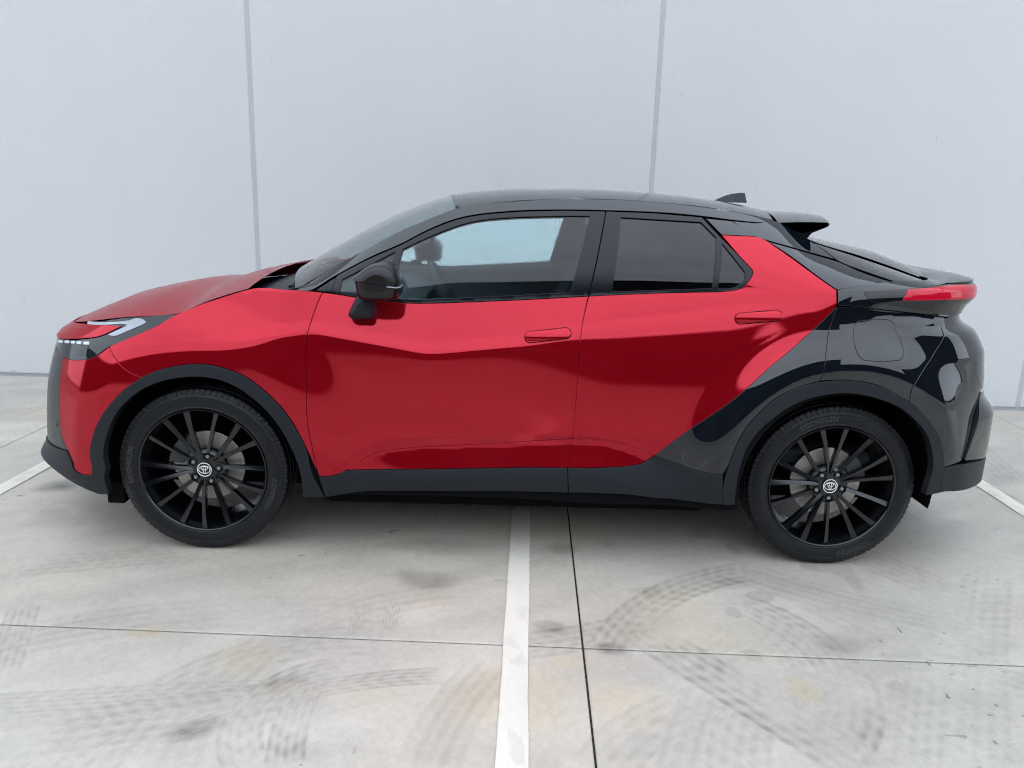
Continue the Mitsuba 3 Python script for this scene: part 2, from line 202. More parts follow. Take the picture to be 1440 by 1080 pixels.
PANELS={
'front_fender':[(-1.44,1.0052),(-1.2926,1.0535),(-1.1191,1.1113),(-0.9549,1.1168),(-0.8808,1.1144),(-0.8118,1.1103),(-0.8297,1.0714),(-0.8468,1.0188),(-0.8631,0.956),(-0.87,0.8632),(-0.8671,0.7309),(-0.8664,0.6194),(-0.8516,0.4978),(-0.828,0.362),(-0.873,0.4802),(-0.9122,0.5677),(-0.967,0.653),(-1.0235,0.7115),(-1.0973,0.7686),(-1.1794,0.8032),(-1.2631,0.8187),(-1.3507,0.8151),(-1.4409,0.7971),(-1.5307,0.7567),(-1.5865,0.7711),(-1.6608,0.8124),(-1.718,0.8668),(-1.7121,0.8731),(-1.5613,0.9507)],
'front_door':[(-0.8118,1.1103),(-0.7436,1.1021),(-0.6753,1.0924),(-0.5954,1.0828),(-0.5168,1.0769),(-0.4166,1.0747),(-0.2795,1.082),(-0.1064,1.0941),(0.0375,1.1053),(0.2597,1.1247),(0.2314,0.9679),(0.2265,0.8931),(0.2231,0.7346),(0.2154,0.5494),(-0.1153,0.511),(-0.3735,0.4893),(-0.5614,0.4677),(-0.6296,0.4395),(-0.7142,0.3845),(-0.7646,0.363),(-0.828,0.362),(-0.8516,0.4978),(-0.8664,0.6194),(-0.8671,0.7309),(-0.87,0.8632),(-0.8631,0.956),(-0.8468,1.0188),(-0.8297,1.0714)],
'door_sill_panel':[(-0.7142,0.3845),(-0.6296,0.4395),(-0.5614,0.4677),(-0.3735,0.4893),(-0.1153,0.511),(0.2155,0.5484),(0.1986,0.4293),(-0.2651,0.4034)],
'rear_door':[(0.262,1.1239),(0.4668,1.1399),(0.7674,1.1581),(0.8661,1.1736),(0.8962,1.2002),(0.9156,1.2311),(0.9162,1.2475),(0.8653,1.3006),(0.8014,1.3798),(0.8755,1.3786),(0.9612,1.3739),(1.013,1.3447),(1.0908,1.2911),(1.2077,1.2051),(1.2386,1.1829),(1.2393,1.1205),(1.1609,1.0315),(1.0809,0.9564),(0.9753,0.8653),(0.9014,0.7935),(0.824,0.7231),(0.6708,0.5961),(0.5515,0.4906),(0.4745,0.5215),(0.406,0.5409),(0.3125,0.5551),(0.2155,0.5484),(0.2154,0.5494),(0.2231,0.7346),(0.2265,0.8931),(0.2314,0.9679)],
'rear_door_sill_panel':[(0.2155,0.5484),(0.3125,0.5551),(0.406,0.5409),(0.4745,0.5215),(0.5515,0.4906),(0.4871,0.4522),(0.4192,0.4424),(0.1986,0.4293)],
'rear_door_black':[(0.5515,0.4906),(0.6708,0.5961),(0.824,0.7231),(0.9014,0.7935),(0.9753,0.8653),(1.0809,0.9564),(1.1609,1.0315),(1.2393,1.1205),(1.2251,1.0669),(1.2128,1.01),(1.201,0.9298),(1.1961,0.8832),(1.1814,0.8273),(1.1458,0.8177),(1.0487,0.7781),(0.9532,0.7015),(0.8786,0.59),(0.8425,0.4761),(0.8255,0.4395),(0.7593,0.4398),(0.6792,0.4548)],
'sill_cladding':[(-0.828,0.362),(-0.7646,0.363),(-0.7142,0.3838),(-0.2651,0.4034),(0.1986,0.4293),(0.206,0.3228),(-0.2044,0.3074),(-0.6129,0.2959),(-0.7167,0.2811),(-0.8055,0.2614)],
'sill_cladding_rear':[(0.1986,0.4293),(0.4192,0.4424),(0.4871,0.4522),(0.5515,0.4906),(0.6792,0.4548),(0.7593,0.4398),(0.8249,0.4394),(0.8374,0.3058),(0.755,0.3077),(0.6075,0.3094),(0.4334,0.3263),(0.2078,0.3229)],
'front_arch':[(-1.7597,0.3255),(-1.7802,0.4119),(-1.7649,0.4858),(-1.7325,0.5612),(-1.6728,0.6438),(-1.6099,0.7075),(-1.531,0.7624),(-1.4409,0.7971),(-1.3507,0.8151),(-1.2631,0.8187),(-1.1794,0.8032),(-1.0973,0.7686),(-1.0235,0.7115),(-0.967,0.653),(-0.9122,0.5677),(-0.873,0.4802),(-0.8484,0.3617),(-0.8274,0.3166),(-0.8096,0.2649),(-0.9004,0.263),(-0.9025,0.3802),(-0.9315,0.4794),(-0.9857,0.5844),(-1.066,0.6769),(-1.1475,0.7332),(-1.2304,0.7624),(-1.3159,0.7672),(-1.4042,0.7567),(-1.4922,0.7302),(-1.5805,0.6754),(-1.6522,0.5933),(-1.6901,0.5109),(-1.7116,0.4199),(-1.7011,0.3327),(-1.7065,0.2439)],
'rear_arch':[(0.8374,0.3058),(0.829,0.3958),(0.8425,0.4761),(0.8786,0.59),(0.9532,0.7015),(1.0487,0.7781),(1.1458,0.8177),(1.2583,0.8359),(1.3452,0.8325),(1.4349,0.8111),(1.5173,0.771),(1.5919,0.7258),(1.6512,0.6733),(1.7035,0.6163),(1.7369,0.5536),(1.7584,0.466),(1.7547,0.3975),(1.7519,0.3569),(1.6861,0.3534),(1.6878,0.3803),(1.6998,0.4552),(1.686,0.5312),(1.656,0.6007),(1.6154,0.6504),(1.5505,0.7053),(1.5036,0.7351),(1.4403,0.7586),(1.3504,0.78),(1.2637,0.7832),(1.1703,0.7639),(1.09,0.7324),(1.0096,0.6765),(0.9307,0.5908),(0.8972,0.5039),(0.8844,0.4152),(0.8858,0.3071)],
'quarter_panel':[(1.2399,1.1197),(1.3142,1.1215),(1.615,1.0998),(1.8641,1.0751),(1.7872,1.0276),(1.6881,0.9491),(1.6387,0.9061),(1.5681,0.8247),(1.5544,0.7506),(1.5173,0.771),(1.4349,0.8111),(1.3452,0.8325),(1.2583,0.8359),(1.1814,0.8273),(1.1961,0.8832),(1.201,0.9298),(1.2128,1.01),(1.2251,1.0669)],
'fuel_door':[(1.3458,1.0646),(1.3929,1.0715),(1.4967,1.072),(1.5328,1.0538),(1.5282,1.022),(1.5308,0.9495),(1.5106,0.9196),(1.4318,0.912),(1.3528,0.9171),(1.3299,0.9392),(1.3171,0.9925),(1.3258,1.0421)],
'rear_bumper':[(1.8641,1.0751),(2.0735,1.0808),(2.7636,1.075),(2.7636,0.6),(2.0197,0.7689),(1.9473,0.6113),(1.8802,0.4827),(1.758,0.466),(1.7369,0.5536),(1.7035,0.6163),(1.6512,0.6733),(1.5919,0.7258),(1.5544,0.7506),(1.5681,0.8247),(1.6387,0.9061),(1.6881,0.9491),(1.7872,1.0276)],
'rear_lower_bumper':[(1.758,0.4657),(1.8843,0.4694),(2.0828,0.4444),(2.7636,0.385),(2.7636,0.27),(2.0673,0.3343),(1.8034,0.3585),(1.7519,0.3569),(1.7547,0.3975)],
'rear_lower_trim':[(2.0052,0.7525),(2.7636,0.665),(2.7636,0.39),(2.0828,0.4444),(1.8802,0.4827),(1.9473,0.6113)],
'front_bumper':[(-2.0098,0.7918),(-1.8442,0.8041),(-1.797,0.8173),(-1.718,0.8668),(-1.6608,0.8124),(-1.5865,0.7711),(-1.5307,0.7567),(-1.6099,0.7075),(-1.6728,0.6438),(-1.7325,0.5612),(-1.7649,0.4858),(-1.7802,0.4119),(-1.7597,0.3255),(-1.8215,0.3228),(-1.8638,0.3428),(-1.9152,0.4071),(-1.9676,0.4874),(-1.9826,0.5928)],
'front_fascia':[(-2.1553,0.8221),(-2.0098,0.7918),(-1.9826,0.5928),(-1.9676,0.4874),(-1.9152,0.4071),(-2.0618,0.3988),(-2.8178,0.4),(-2.8178,0.8)],
'front_lower_bumper':[(-2.0622,0.3974),(-1.9152,0.4071),(-1.8638,0.3428),(-1.8215,0.3228),(-1.7597,0.3255),(-1.7179,0.3243),(-1.7065,0.2439),(-1.7741,0.2396),(-1.8701,0.2678),(-1.9551,0.2911),(-2.8178,0.215),(-2.8178,0.375)],
'headlight':[(-1.4398,1.0044),(-1.5613,0.9507),(-1.7121,0.8731),(-1.797,0.8173),(-1.8442,0.8041),(-2.0098,0.7918),(-2.1553,0.8221),(-2.4878,0.8),(-2.4878,0.862),(-2.1496,0.8575),(-1.8408,0.8925),(-1.7484,0.9453),(-1.9886,0.9321),(-2.028,0.9408),(-1.7685,0.9777),(-1.44,1.0052)],
'nose_panel':[(-2.1532,0.8585),(-1.8429,0.8937),(-1.7497,0.946),(-1.9911,0.9328),(-2.1996,0.9155),(-2.8178,0.918),(-2.8178,0.858)],
'front_glass':[(-0.5033,1.2864),(-0.3864,1.343),(-0.2588,1.3937),(-0.1291,1.4193),(0.0007,1.4307),(0.2643,1.4412),(0.1862,1.1364),(-0.3002,1.0969),(-0.4184,1.0893),(-0.5385,1.0911)],
'front_quarter_glass':[(-0.7408,1.1623),(-0.5309,1.2771),(-0.5586,1.0935),(-0.7439,1.1147)],
'front_door_frame':[(-0.7645,1.1742),(-0.6412,1.2427),(-0.5067,1.305),(-0.4199,1.3525),(-0.2599,1.4165),(-0.1298,1.439),(0.0004,1.4514),(0.1767,1.4593),(0.3281,1.4608),(0.2597,1.1252),(0.0375,1.1059),(-0.1064,1.0946),(-0.2795,1.0826),(-0.4166,1.0753),(-0.5168,1.0774),(-0.5954,1.0834),(-0.6753,1.0929),(-0.7437,1.1026),(-0.7778,1.1083)],
'sail_panel':[(-0.844,1.1164),(-0.7646,1.1706),(-0.7764,1.1097),(-0.8119,1.1117)],
'rear_glass':[(0.3895,1.4397),(0.7221,1.4302),(0.7788,1.3712),(0.7552,1.1706),(0.3518,1.1442)],
'rear_quarter_glass':[(0.7994,1.3507),(0.8864,1.2385),(0.8819,1.2108),(0.8571,1.185),(0.7752,1.1727)],
'rear_door_frame':[(0.331,1.4609),(0.5304,1.4595),(0.7286,1.4486),(0.7843,1.3843),(0.915,1.2475),(0.9145,1.2316),(0.8962,1.2002),(0.8661,1.1742),(0.7674,1.1587),(0.4668,1.1404),(0.2626,1.1245)],
'upper_door_panel':[(0.7421,1.4447),(0.8556,1.4364),(0.9411,1.3771),(0.8756,1.3792),(0.8014,1.3804)],
'roof_rail':[(-0.9172,1.1162),(-0.8278,1.1756),(-0.7197,1.2424),(-0.6131,1.304),(-0.518,1.3563),(-0.4109,1.404),(-0.2798,1.4551),(-0.1184,1.4813),(0.0529,1.4977),(0.314,1.5082),(0.6607,1.4951),(0.97,1.4574),(1.059,1.4372),(0.9501,1.4344),(0.8568,1.4412),(0.7252,1.4536),(0.5308,1.4635),(0.3288,1.4646),(0.1767,1.463),(0.0003,1.4556),(-0.13,1.4433),(-0.2602,1.4208),(-0.4203,1.357),(-0.5071,1.3092),(-0.6418,1.2468),(-0.7654,1.1778),(-0.8526,1.1215)],
'pillar_panel_upper':[(0.856,1.4378),(0.9493,1.4315),(1.076,1.434),(1.1757,1.3804),(1.2123,1.3595),(1.288,1.2939),(1.1354,1.329),(0.9491,1.3734)],
'pillar_panel_lower':[(0.9487,1.3712),(1.134,1.3258),(1.2863,1.2884),(1.3812,1.2525),(1.5259,1.2162),(1.3643,1.2023),(1.2405,1.1844),(1.2081,1.2078),(1.1183,1.2765),(1.0133,1.3461)],
'tail_housing':[(1.2402,1.1817),(1.3633,1.1998),(1.5221,1.2139),(1.7619,1.2133),(2.0001,1.21),(2.1817,1.2016),(2.7636,1.2),(2.7636,1.075),(2.0673,1.0862),(1.8577,1.0771),(1.6142,1.1016),(1.314,1.1229),(1.2414,1.1219)],
'lamp_lens':[(1.3493,1.1753),(1.5629,1.1869),(1.7466,1.1929),(1.9423,1.1946),(2.7636,1.16),(2.7636,1.1),(1.905,1.1375),(1.9296,1.0996),(1.85,1.095),(1.6013,1.1231),(1.3932,1.146)],
'tail_lamp':[(1.5562,1.1835),(1.7397,1.1897),(1.9277,1.192),(2.7636,1.15),(2.7636,1.118),(1.9194,1.1554),(1.6934,1.155),(1.5311,1.1526)],
'led0':[(-2.1185,0.8483),(-2.0479,0.8576),(-2.0441,0.8499),(-2.1106,0.8417)],
'led1':[(-2.0239,0.8599),(-1.9845,0.8642),(-1.9796,0.856),(-2.018,0.8525)],
'led2':[(-1.9667,0.8654),(-1.9403,0.8678),(-1.9337,0.8593),(-1.9598,0.8575)],
'led3':[(-1.9248,0.8686),(-1.8968,0.871),(-1.8883,0.862),(-1.9164,0.8603)],
'led4':[(-1.8804,0.8718),(-1.8481,0.8744),(-1.8383,0.865),(-1.8704,0.863)],
'lamp_line':[(1.5598,1.1757),(1.7311,1.1799),(1.9712,1.1796),(2.7636,1.15),(2.7636,1.143),(1.9625,1.1729),(1.7315,1.173),(1.5495,1.1687)],
'sensor':[(-1.9971,0.5059),(-2.0013,0.4976),(-2.0125,0.4905),(-2.027,0.4871),(-2.0394,0.4889),(-2.0442,0.4952),(-2.0391,0.5039),(-2.0266,0.5113),(-2.0122,0.5145),(-2.0012,0.5124)],
'lamp_reflector':[(-1.8884,0.8555),(-1.8372,0.8578),(-1.8395,0.8211),(-1.8865,0.8187)],
'hatch_band':[(1.2198,1.3541),(1.336,1.3266),(1.4589,1.2957),(1.6279,1.2526),(1.7473,1.2164),(1.5424,1.2178),(1.4038,1.2554),(1.3054,1.2877),(1.2618,1.3263)],
'drl_upper':[(-2.0362,0.9411),(-1.7412,0.9669),(-1.7175,0.971),(-1.695,0.9776),(-1.6401,0.9784),(-1.6158,0.9683),(-1.6877,0.9321),(-1.7202,0.9137),(-1.7799,0.9115),(-1.7231,0.9463),(-1.7266,0.9552),(-1.7362,0.9552),(-1.9877,0.9319)],
}
# ---------------------------------------------------------------- mesh helpers
from shapely.geometry import Polygon, Point, MultiPolygon, LineString
from shapely import contains_xy
from shapely.ops import unary_union
from scipy.spatial import Delaunay, cKDTree
rng=np.random.default_rng(7)
def put(key,V,F,bsdf,N=None,smooth=False,label=None,cat=None,kind=None,group=None,flip=False,**more):
    """adds one mesh as one entry of the scene"""
    k=key; i=0
    while k in scene: i+=1; k=f'{key}_{i:03d}'
    V=np.asarray(V,float); F=np.asarray(F,int)
    if F.shape[1]==4: F=np.vstack([F[:,[0,1,2]],F[:,[0,2,3]]])
    if N is not None:
        path=meshkit.write_ply((V,F),False,normals=N)
        scene[k]={'type':'ply','filename':path,'face_normals':False,'bsdf':{'type':'ref','id':bsdf}}
    else: scene[k]=mikit.ply((V,F),bsdf,smooth=smooth)
    scene[k].update(more)
    info={}
    if label: info['label']=label
    if cat: info['category']=cat
    if kind: info['kind']=kind
    if group: info['group']=group
    if info: labels[k]=info
    return k
def tm(m): return np.array(m.vertices),np.array(m.faces)
def man(m):
    q=m.to_mesh(); return np.array(q.vert_properties[:,:3],float),np.array(q.tri_verts,int)
def cr2(a):
    b,c=a[:,1]-a[:,0],a[:,2]-a[:,0]; return b[:,0]*c[:,1]-b[:,1]*c[:,0]
def join(*ms):
    V,F,o=[],[],0
    for v,f in ms:
        f=np.asarray(f)
        if f.shape[1]==4: f=np.vstack([f[:,[0,1,2]],f[:,[0,2,3]]])
        V.append(v); F.append(f+o); o+=len(v)
    return np.vstack(V),np.vstack(F)
def joinN(ms):
    V,N,F,o=[],[],[],0
    for v,n,f in ms: V.append(v);N.append(n);F.append(f+o);o+=len(v)
    return np.vstack(V),np.vstack(N),np.vstack(F)
def mirror(m):
    if len(m)==3:
        v,n,f=m; return v*[1,-1,1],n*[1,-1,1],f[:,::-1]
    v,f=m; return v*[1,-1,1],np.asarray(f)[:,::-1]
def box(x0,x1,y0,y1,z0,z1,r=0.004):
    """box with chamfered edges"""
    r=min(r,(x1-x0)*.4,(y1-y0)*.4,(z1-z0)*.4)
    a=[]
    for sx in (0,1):
        for sy in (0,1):
            for sz in (0,1):
                x=(x0,x1)[sx];y=(y0,y1)[sy];z=(z0,z1)[sz];e=lambda s:r if s==0 else -r
                a+=[(x,y+e(sy),z+e(sz)),(x+e(sx),y,z+e(sz)),(x+e(sx),y+e(sy),z)]
    return tm(trimesh.convex.convex_hull(np.array(a)))
def hullpts(P): return tm(trimesh.convex.convex_hull(np.asarray(P)))
def ring_resample(pts,step,corner=38):
    """closed outline -> dense outline, smooth between its corners"""
    P=np.asarray(pts,float); n=len(P)
    keep=[i for i in range(n) if np.hypot(*(P[i]-P[i-1]))>1e-5]; P=P[keep]; n=len(P)
    a=P-np.roll(P,1,0); b=np.roll(P,-1,0)-P
    ang=np.degrees(np.abs(np.arctan2(a[:,0]*b[:,1]-a[:,1]*b[:,0],(a*b).sum(1))))
    C=[i for i in range(n) if ang[i]>corner]
    if len(C)<2: C=[0]
    out=[]
    for j,c in enumerate(C):
        e=C[(j+1)%len(C)]; idx=[c]; i=c
        while True:
            i=(i+1)%n; idx.append(i)
            if i==e: break
        Q=P[idx]; s=np.concatenate([[0],np.cumsum(np.hypot(*np.diff(Q,axis=0).T))])
        m=max(1,int(np.ceil(s[-1]/step))); t=np.linspace(0,s[-1],m+1)[:-1]
        if len(Q)>3:
            out.append(np.stack([Akima1DInterpolator(s,Q[:,k])(t) for k in (0,1)],1))
        else: out.append(np.stack([np.interp(t,s,Q[:,k]) for k in (0,1)],1))
    return np.vstack(out)
def smoothpoly(pts,step=.007,gap=.0025):
    g=Polygon(ring_resample(pts,step)).buffer(0)
    if gap: g=g.buffer(-gap,join_style=2)
    if isinstance(g,MultiPolygon): g=max(g.geoms,key=lambda q:q.area)
    return g
def rings_of(g,step):
    out=[]
    for r in [g.exterior,*g.interiors]:
        c=LineString(r.coords).segmentize(step).coords; out.append(np.array(c)[:-1])
    return out
def trigrid(g,res,step=.008,extra=None):
    """triangulates a shapely polygon with inner grid points; returns points, faces, boundary rings"""
    R=rings_of(g,step); x0,y0,x1,y1=g.bounds
    gx,gy=np.meshgrid(np.arange(x0+res/2,x1,res),np.arange(y0+res/2,y1,res),indexing='ij')
    gx=gx+(np.arange(gx.shape[1])%2)[None]*res*.5
    q=g.buffer(-res*.45); I=np.stack([gx.ravel(),gy.ravel()],1); I=I[contains_xy(q,I[:,0],I[:,1])] if not q.is_empty else I[:0]
    if extra is not None:
        E=extra[contains_xy(q,extra[:,0],extra[:,1])]
        if len(E):
            I=I[cKDTree(E).query(I)[0]>.006] if len(I) else I
            I=np.vstack([I,E])
    B=np.vstack(R); P=np.vstack([B,I]); P=P+0
    T=Delaunay(P+rng.uniform(-1e-7,1e-7,P.shape)).simplices
    c=P[T].mean(1); a=P[T]; ar=cr2(a)
    T=np.where((ar<0)[:,None],T[:,::-1],T); T=T[contains_xy(g,c[:,0],c[:,1])&(np.abs(ar)>1e-9)]
    idx=[];o=0
    for r in R: idx.append(np.arange(o,o+len(r))); o+=len(r)
    return P,T,idx
_x=np.arange(-1.25,.45,.010)
CREASE_PTS=np.vstack([np.stack([_x+(k%2)*.005,crease(_x)+k*.0042],1) for k in range(-5,6)]+[np.stack([_x+(k%2)*.005,scul(_x)+k*.0045],1) for k in range(-4,9)])
def panel(g,d=0.0,res=.016,lip=.010,edge=.0015,surf=None,nrm=None,extra=None):
    """a sheet on the body: outline g in (u,z), at distance d off the surface, edges turned in"""
    surf=surf or S; nrm=nrm or SN
    P,T,idx=trigrid(g,res,extra=extra)
    dd=d(P[:,0],P[:,1]) if callable(d) else np.full(len(P),float(d))
    n=nrm(P[:,0],P[:,1])
    if callable(d):
        base=lambda a,b: surf(a,b)+nrm(a,b)*d(a,b)[...,None]
        V=base(P[:,0],P[:,1]); e=.003
        n2=np.cross(base(P[:,0]+e,P[:,1])-base(P[:,0]-e,P[:,1]),base(P[:,0],P[:,1]+e)-base(P[:,0],P[:,1]-e)); n2/=np.linalg.norm(n2,axis=1,keepdims=True)+1e-12
        N=n2
    else:
        V=surf(P[:,0],P[:,1])+n*dd[:,None]; N=n
    Vs,Ns,Fs=[V],[N],[T]; o=len(V)
    for ix in idx:
        b=P[ix]; t=np.roll(b,-1,0)-np.roll(b,1,0); t/=np.linalg.norm(t,axis=1,keepdims=True)+1e-12
        ou=np.stack([t[:,1],-t[:,0]],1)
        if ix is idx[0]:
            pass
        e=1e-3; du=(surf(b[:,0]+e,b[:,1])-surf(b[:,0]-e,b[:,1]))/(2*e); dz=(surf(b[:,0],b[:,1]+e)-surf(b[:,0],b[:,1]-e))/(2*e)
        out3=du*ou[:,:1]+dz*ou[:,1:]; out3-=N[ix]*(out3*N[ix]).sum(1,keepdims=True); out3/=np.linalg.norm(out3,axis=1,keepdims=True)+1e-12
        v0=V[ix]; v1=v0+out3*edge-N[ix]*edge*.9; v2=v0+out3*edge-N[ix]*lip
        nb=N[ix]*.5+out3*.8; nb/=np.linalg.norm(nb,axis=1,keepdims=True)
        m=len(ix); j=np.arange(m); k=(j+1)%m
        Vs+= [v0,v1,v1,v2]; Ns+=[N[ix],nb,out3,out3]
        A,B_,C_,D_=o+j,o+m+j,o+2*m+j,o+3*m+j; A2,B2,C2,D2=o+k,o+m+k,o+2*m+k,o+3*m+k
        Fs+=[np.stack([A,B_,B2],1),np.stack([A,B2,A2],1),np.stack([C_,D_,D2],1),np.stack([C_,D2,C2],1)]
        o+=4*m
    return np.vstack(Vs),np.vstack(Ns),np.vstack(Fs)
def weld_orient(m):
    # counter-clockwise (u right, z up) outlines face -y; rings run ccw from shapely orient
    return m
from shapely.geometry.polygon import orient
def gpoly(name,gap=.0025): return orient(smoothpoly(PANELS[name],gap=gap))
CAR='parked_car'
def both(name,mesh,bsdf,label=None,far=True,label_far=None,**kw):
    """near side part and its mirror image on the far side"""
    V,N,F=mesh
    put(f'{CAR}__{name}',V,F,bsdf,N=N,label=label,**kw)
    if far:
        V,N,F=mirror(mesh); put(f'{CAR}__{name}',V,F,bsdf,N=N,label=label_far)
def whole(name,mesh,bsdf,label=None):
    V,N,F=joinN([mesh,mirror(mesh)]); put(f'{CAR}__{name}',V,F,bsdf,N=N,label=label)
def gridmesh(P,flip=False):
    """(ns,nv,3) grid of points -> V,N,F with smooth normals"""
    ns,nv=P.shape[:2]
    a=np.gradient(P,axis=0); b=np.gradient(P,axis=1); n=np.cross(a,b); n/=np.linalg.norm(n,axis=-1,keepdims=True)+1e-12
    i=np.arange(ns*nv).reshape(ns,nv); q=np.stack([i[:-1,:-1],i[1:,:-1],i[1:,1:],i[:-1,1:]],-1).reshape(-1,4)
    F=np.vstack([q[:,[0,1,2]],q[:,[0,2,3]]])
    if flip: n=-n; F=F[:,::-1]
    return P.reshape(-1,3),n.reshape(-1,3),F
def up(m):
    v,n,f=m
    if n[:,2].mean()<0: return v,-n,f[:,::-1]
    return m
def resample(P,n):
    P=np.asarray(P,float); s=np.concatenate([[0],np.cumsum(np.linalg.norm(np.diff(P,axis=0),axis=1))])
    return PchipInterpolator(s,P)(np.linspace(0,s[-1],n))
def loft(edge,dx,hc,p=2.4,ns=60,nv=41,thick=None):
    """sheet between a near-side edge curve and its mirror image: crown hc, forward bow dx (per end)"""
    E=resample(edge,ns); t=np.linspace(0,1,ns)
    hc=np.interp(t,np.linspace(0,1,len(hc)),hc); dx=np.interp(t,np.linspace(0,1,len(dx)),dx)
    v=np.sin(np.linspace(-1,1,nv)*np.pi/2*.96)/np.sin(np.pi/2*.96)
    w=1-np.abs(v)**p; w2=1-v**2
    P=np.stack([E[:,:1]+dx[:,None]*w2,E[:,1:2]*-v if False else np.abs(E[:,1:2])*v,E[:,2:]+hc[:,None]*w],-1)
    return up(gridmesh(P))
def tube(P,r,n=8,caps=True):
    v,f=tube_(np.asarray(P,float),np.broadcast_to(r,(len(P),)).astype(float),n); return v,f
def tube_(p,radii,sides):
    t=np.gradient(p,axis=0); t/=np.linalg.norm(t,axis=1,keepdims=True)+1e-12
    a=np.cross(t,np.where(np.abs(t[:,2:])<0.9,[0,0,1.0],[1.0,0,0])); a/=np.linalg.norm(a,axis=1,keepdims=True)+1e-12
    b=np.cross(t,a); an=np.arange(sides)*2*np.pi/sides
    v=p[:,None]+radii[:,None,None]*(np.cos(an)[None,:,None]*a[:,None]+np.sin(an)[None,:,None]*b[:,None])
    m=len(p); i,j=np.meshgrid(np.arange(m-1),np.arange(sides),indexing='ij')
    q=np.stack([i*sides+j,i*sides+(j+1)%sides,(i+1)*sides+(j+1)%sides,(i+1)*sides+j],-1).reshape(-1,4)
    V=v.reshape(-1,3); V=np.vstack([V,p[:1],p[-1:]]); k=np.arange(sides)
    c0=np.stack([k*0+m*sides,(k+1)%sides,k],1); c1=np.stack([k*0+m*sides+1,(m-1)*sides+k,(m-1)*sides+(k+1)%sides],1)
    return V,np.vstack([q[:,[0,1,2]],q[:,[0,2,3]],c0,c1])
def extrude_y(poly,y0,y1,r=.003):
    """outline in (x,z) extruded along y with chamfered edges"""
    g=orient(poly if isinstance(poly,Polygon) else Polygon(poly)); gi=g.buffer(-r,join_style=2)
    if gi.is_empty: gi=g
    c=np.array(g.exterior.coords)[:-1]
    ci=np.array([np.array(gi.exterior.interpolate(gi.exterior.project(Point(q))).coords[0]) for q in c])
    m=len(c); L=[(ci,y0),(c,y0+r),(c,y1-r),(ci,y1)]
    V=np.vstack([np.stack([a[:,0],np.full(m,y),a[:,1]],1) for a,y in L]); j=np.arange(m);k=(j+1)%m
    F=[]
    for q in range(3): F.append(np.stack([q*m+j,q*m+k,(q+1)*m+k,(q+1)*m+j],1))
    F=np.vstack(F); F=np.vstack([F[:,[0,1,2]],F[:,[0,2,3]]])
    T=trimesh.creation.triangulate_polygon(Polygon(ci),engine='earcut')
    tv,tf=np.asarray(T[0]),np.asarray(T[1])
    a=tv[tf]; ar=cr2(a); tf=np.where((ar<0)[:,None],tf[:,::-1],tf)
    A=np.stack([tv[:,0],np.full(len(tv),y0),tv[:,1]],1); B=np.stack([tv[:,0],np.full(len(tv),y1),tv[:,1]],1)
    return join((V,F),(A,tf),(B,tf[:,::-1]))
# ---------------------------------------------------------------- ground and wall, in the parking lot's own axes
LOT=T().rotate([0,0,1],PSI)
gs=60.0
put('ground',[(-gs*3,-gs*3,-.007),(gs*3,-gs*3,-.007),(gs*3,gs*3,-.007),(-gs*3,gs*3,-.007)],[(0,1,2),(0,2,3)],'joint_dark',label='wide pale concrete parking yard with tyre marks',kind='structure')
XJ=[.273+3.3*k for k in range(-3,5)]; XJ[2]=-3.007; XJ[4]=3.607; YJ=[-17.6,-13.6,-9.6,-5.6,-1.564,2.03]
gp=.0034
for i in range(len(XJ)-1):
    for j in range(len(YJ)-1):
        V,F=box(XJ[i]+gp,XJ[i+1]-gp,YJ[j]+gp*1.25,YJ[j+1]-gp*1.25,-.05,0,.003)
        put('ground__slab',V,F,'concrete',to_world=LOT)
# the yard beyond the slabs that are drawn one by one
for (a,b,c,d) in ((-60,XJ[0]-gp,-60,2.03),(XJ[-1]+gp,60,-60,2.03),(XJ[0]+gp,XJ[-1]-gp,-60,YJ[0]-gp)):
    V,F=box(a,b,c,d,-.05,0,.003); put('ground__outer_slab',V,F,'concrete_far',to_world=LOT)
def strip(x0,x1,y0,y1,z=.004):
    n=90; t=np.linspace(0,1,n); r=np.random.default_rng(int(abs(x0)*977)+3)
    w0=np.convolve(r.normal(0,.0018,n+8),np.ones(9)/3.5,'valid'); w1=np.convolve(r.normal(0,.0018,n+8),np.ones(9)/3.5,'valid')
    y=y0+(y1-y0)*t
    A=np.stack([x0+w0,y,np.full(n,z)],1); B=np.stack([x1+w1,y,np.full(n,z)],1)
    V=np.vstack([A,B]); j=np.arange(n-1)
    return V,np.vstack([np.stack([j,n+j,n+j+1],1),np.stack([j,n+j+1,j+1],1)])
for x0,x1,lab in ((-.002,.085,'white painted bay line running under the middle of the car'),(-2.621,-2.535,'white painted bay line beyond the front bumper'),(2.596,2.687,'white painted bay line beyond the rear bumper'),(-5.2,-5.11,None),(5.2,5.29,None)):
    if lab is None: continue
    V,F=strip(x0,x1,-3.9,1.9); put('ground__bay_line',V,F,'line_paint',label=lab,to_world=LOT)
YW=2.048
WJ=[.925+2.985*k for k in range(-13,14)]
for i in range(len(WJ)-1):
    V,F=box(WJ[i]+.0145,WJ[i+1]-.0145,YW,YW+.18,.012,9.0,.007); put('concrete_wall__panel',V,F,'wall_paint',to_world=LOT)
for x in WJ[1:-1]:
    V,F=box(x-.015,x+.015,YW+.005,YW+.06,.012,8.99,.002); put('concrete_wall__joint_sealant',V,F,'sealant',to_world=LOT)
V,F=box(WJ[0],WJ[-1],YW+.006,YW+.17,-.04,.0125,.001); put('concrete_wall__base_gap',V,F,'sealant',to_world=LOT)
labels['concrete_wall']={'label':'tall smooth pale grey concrete panel wall behind the car','category':'wall'}
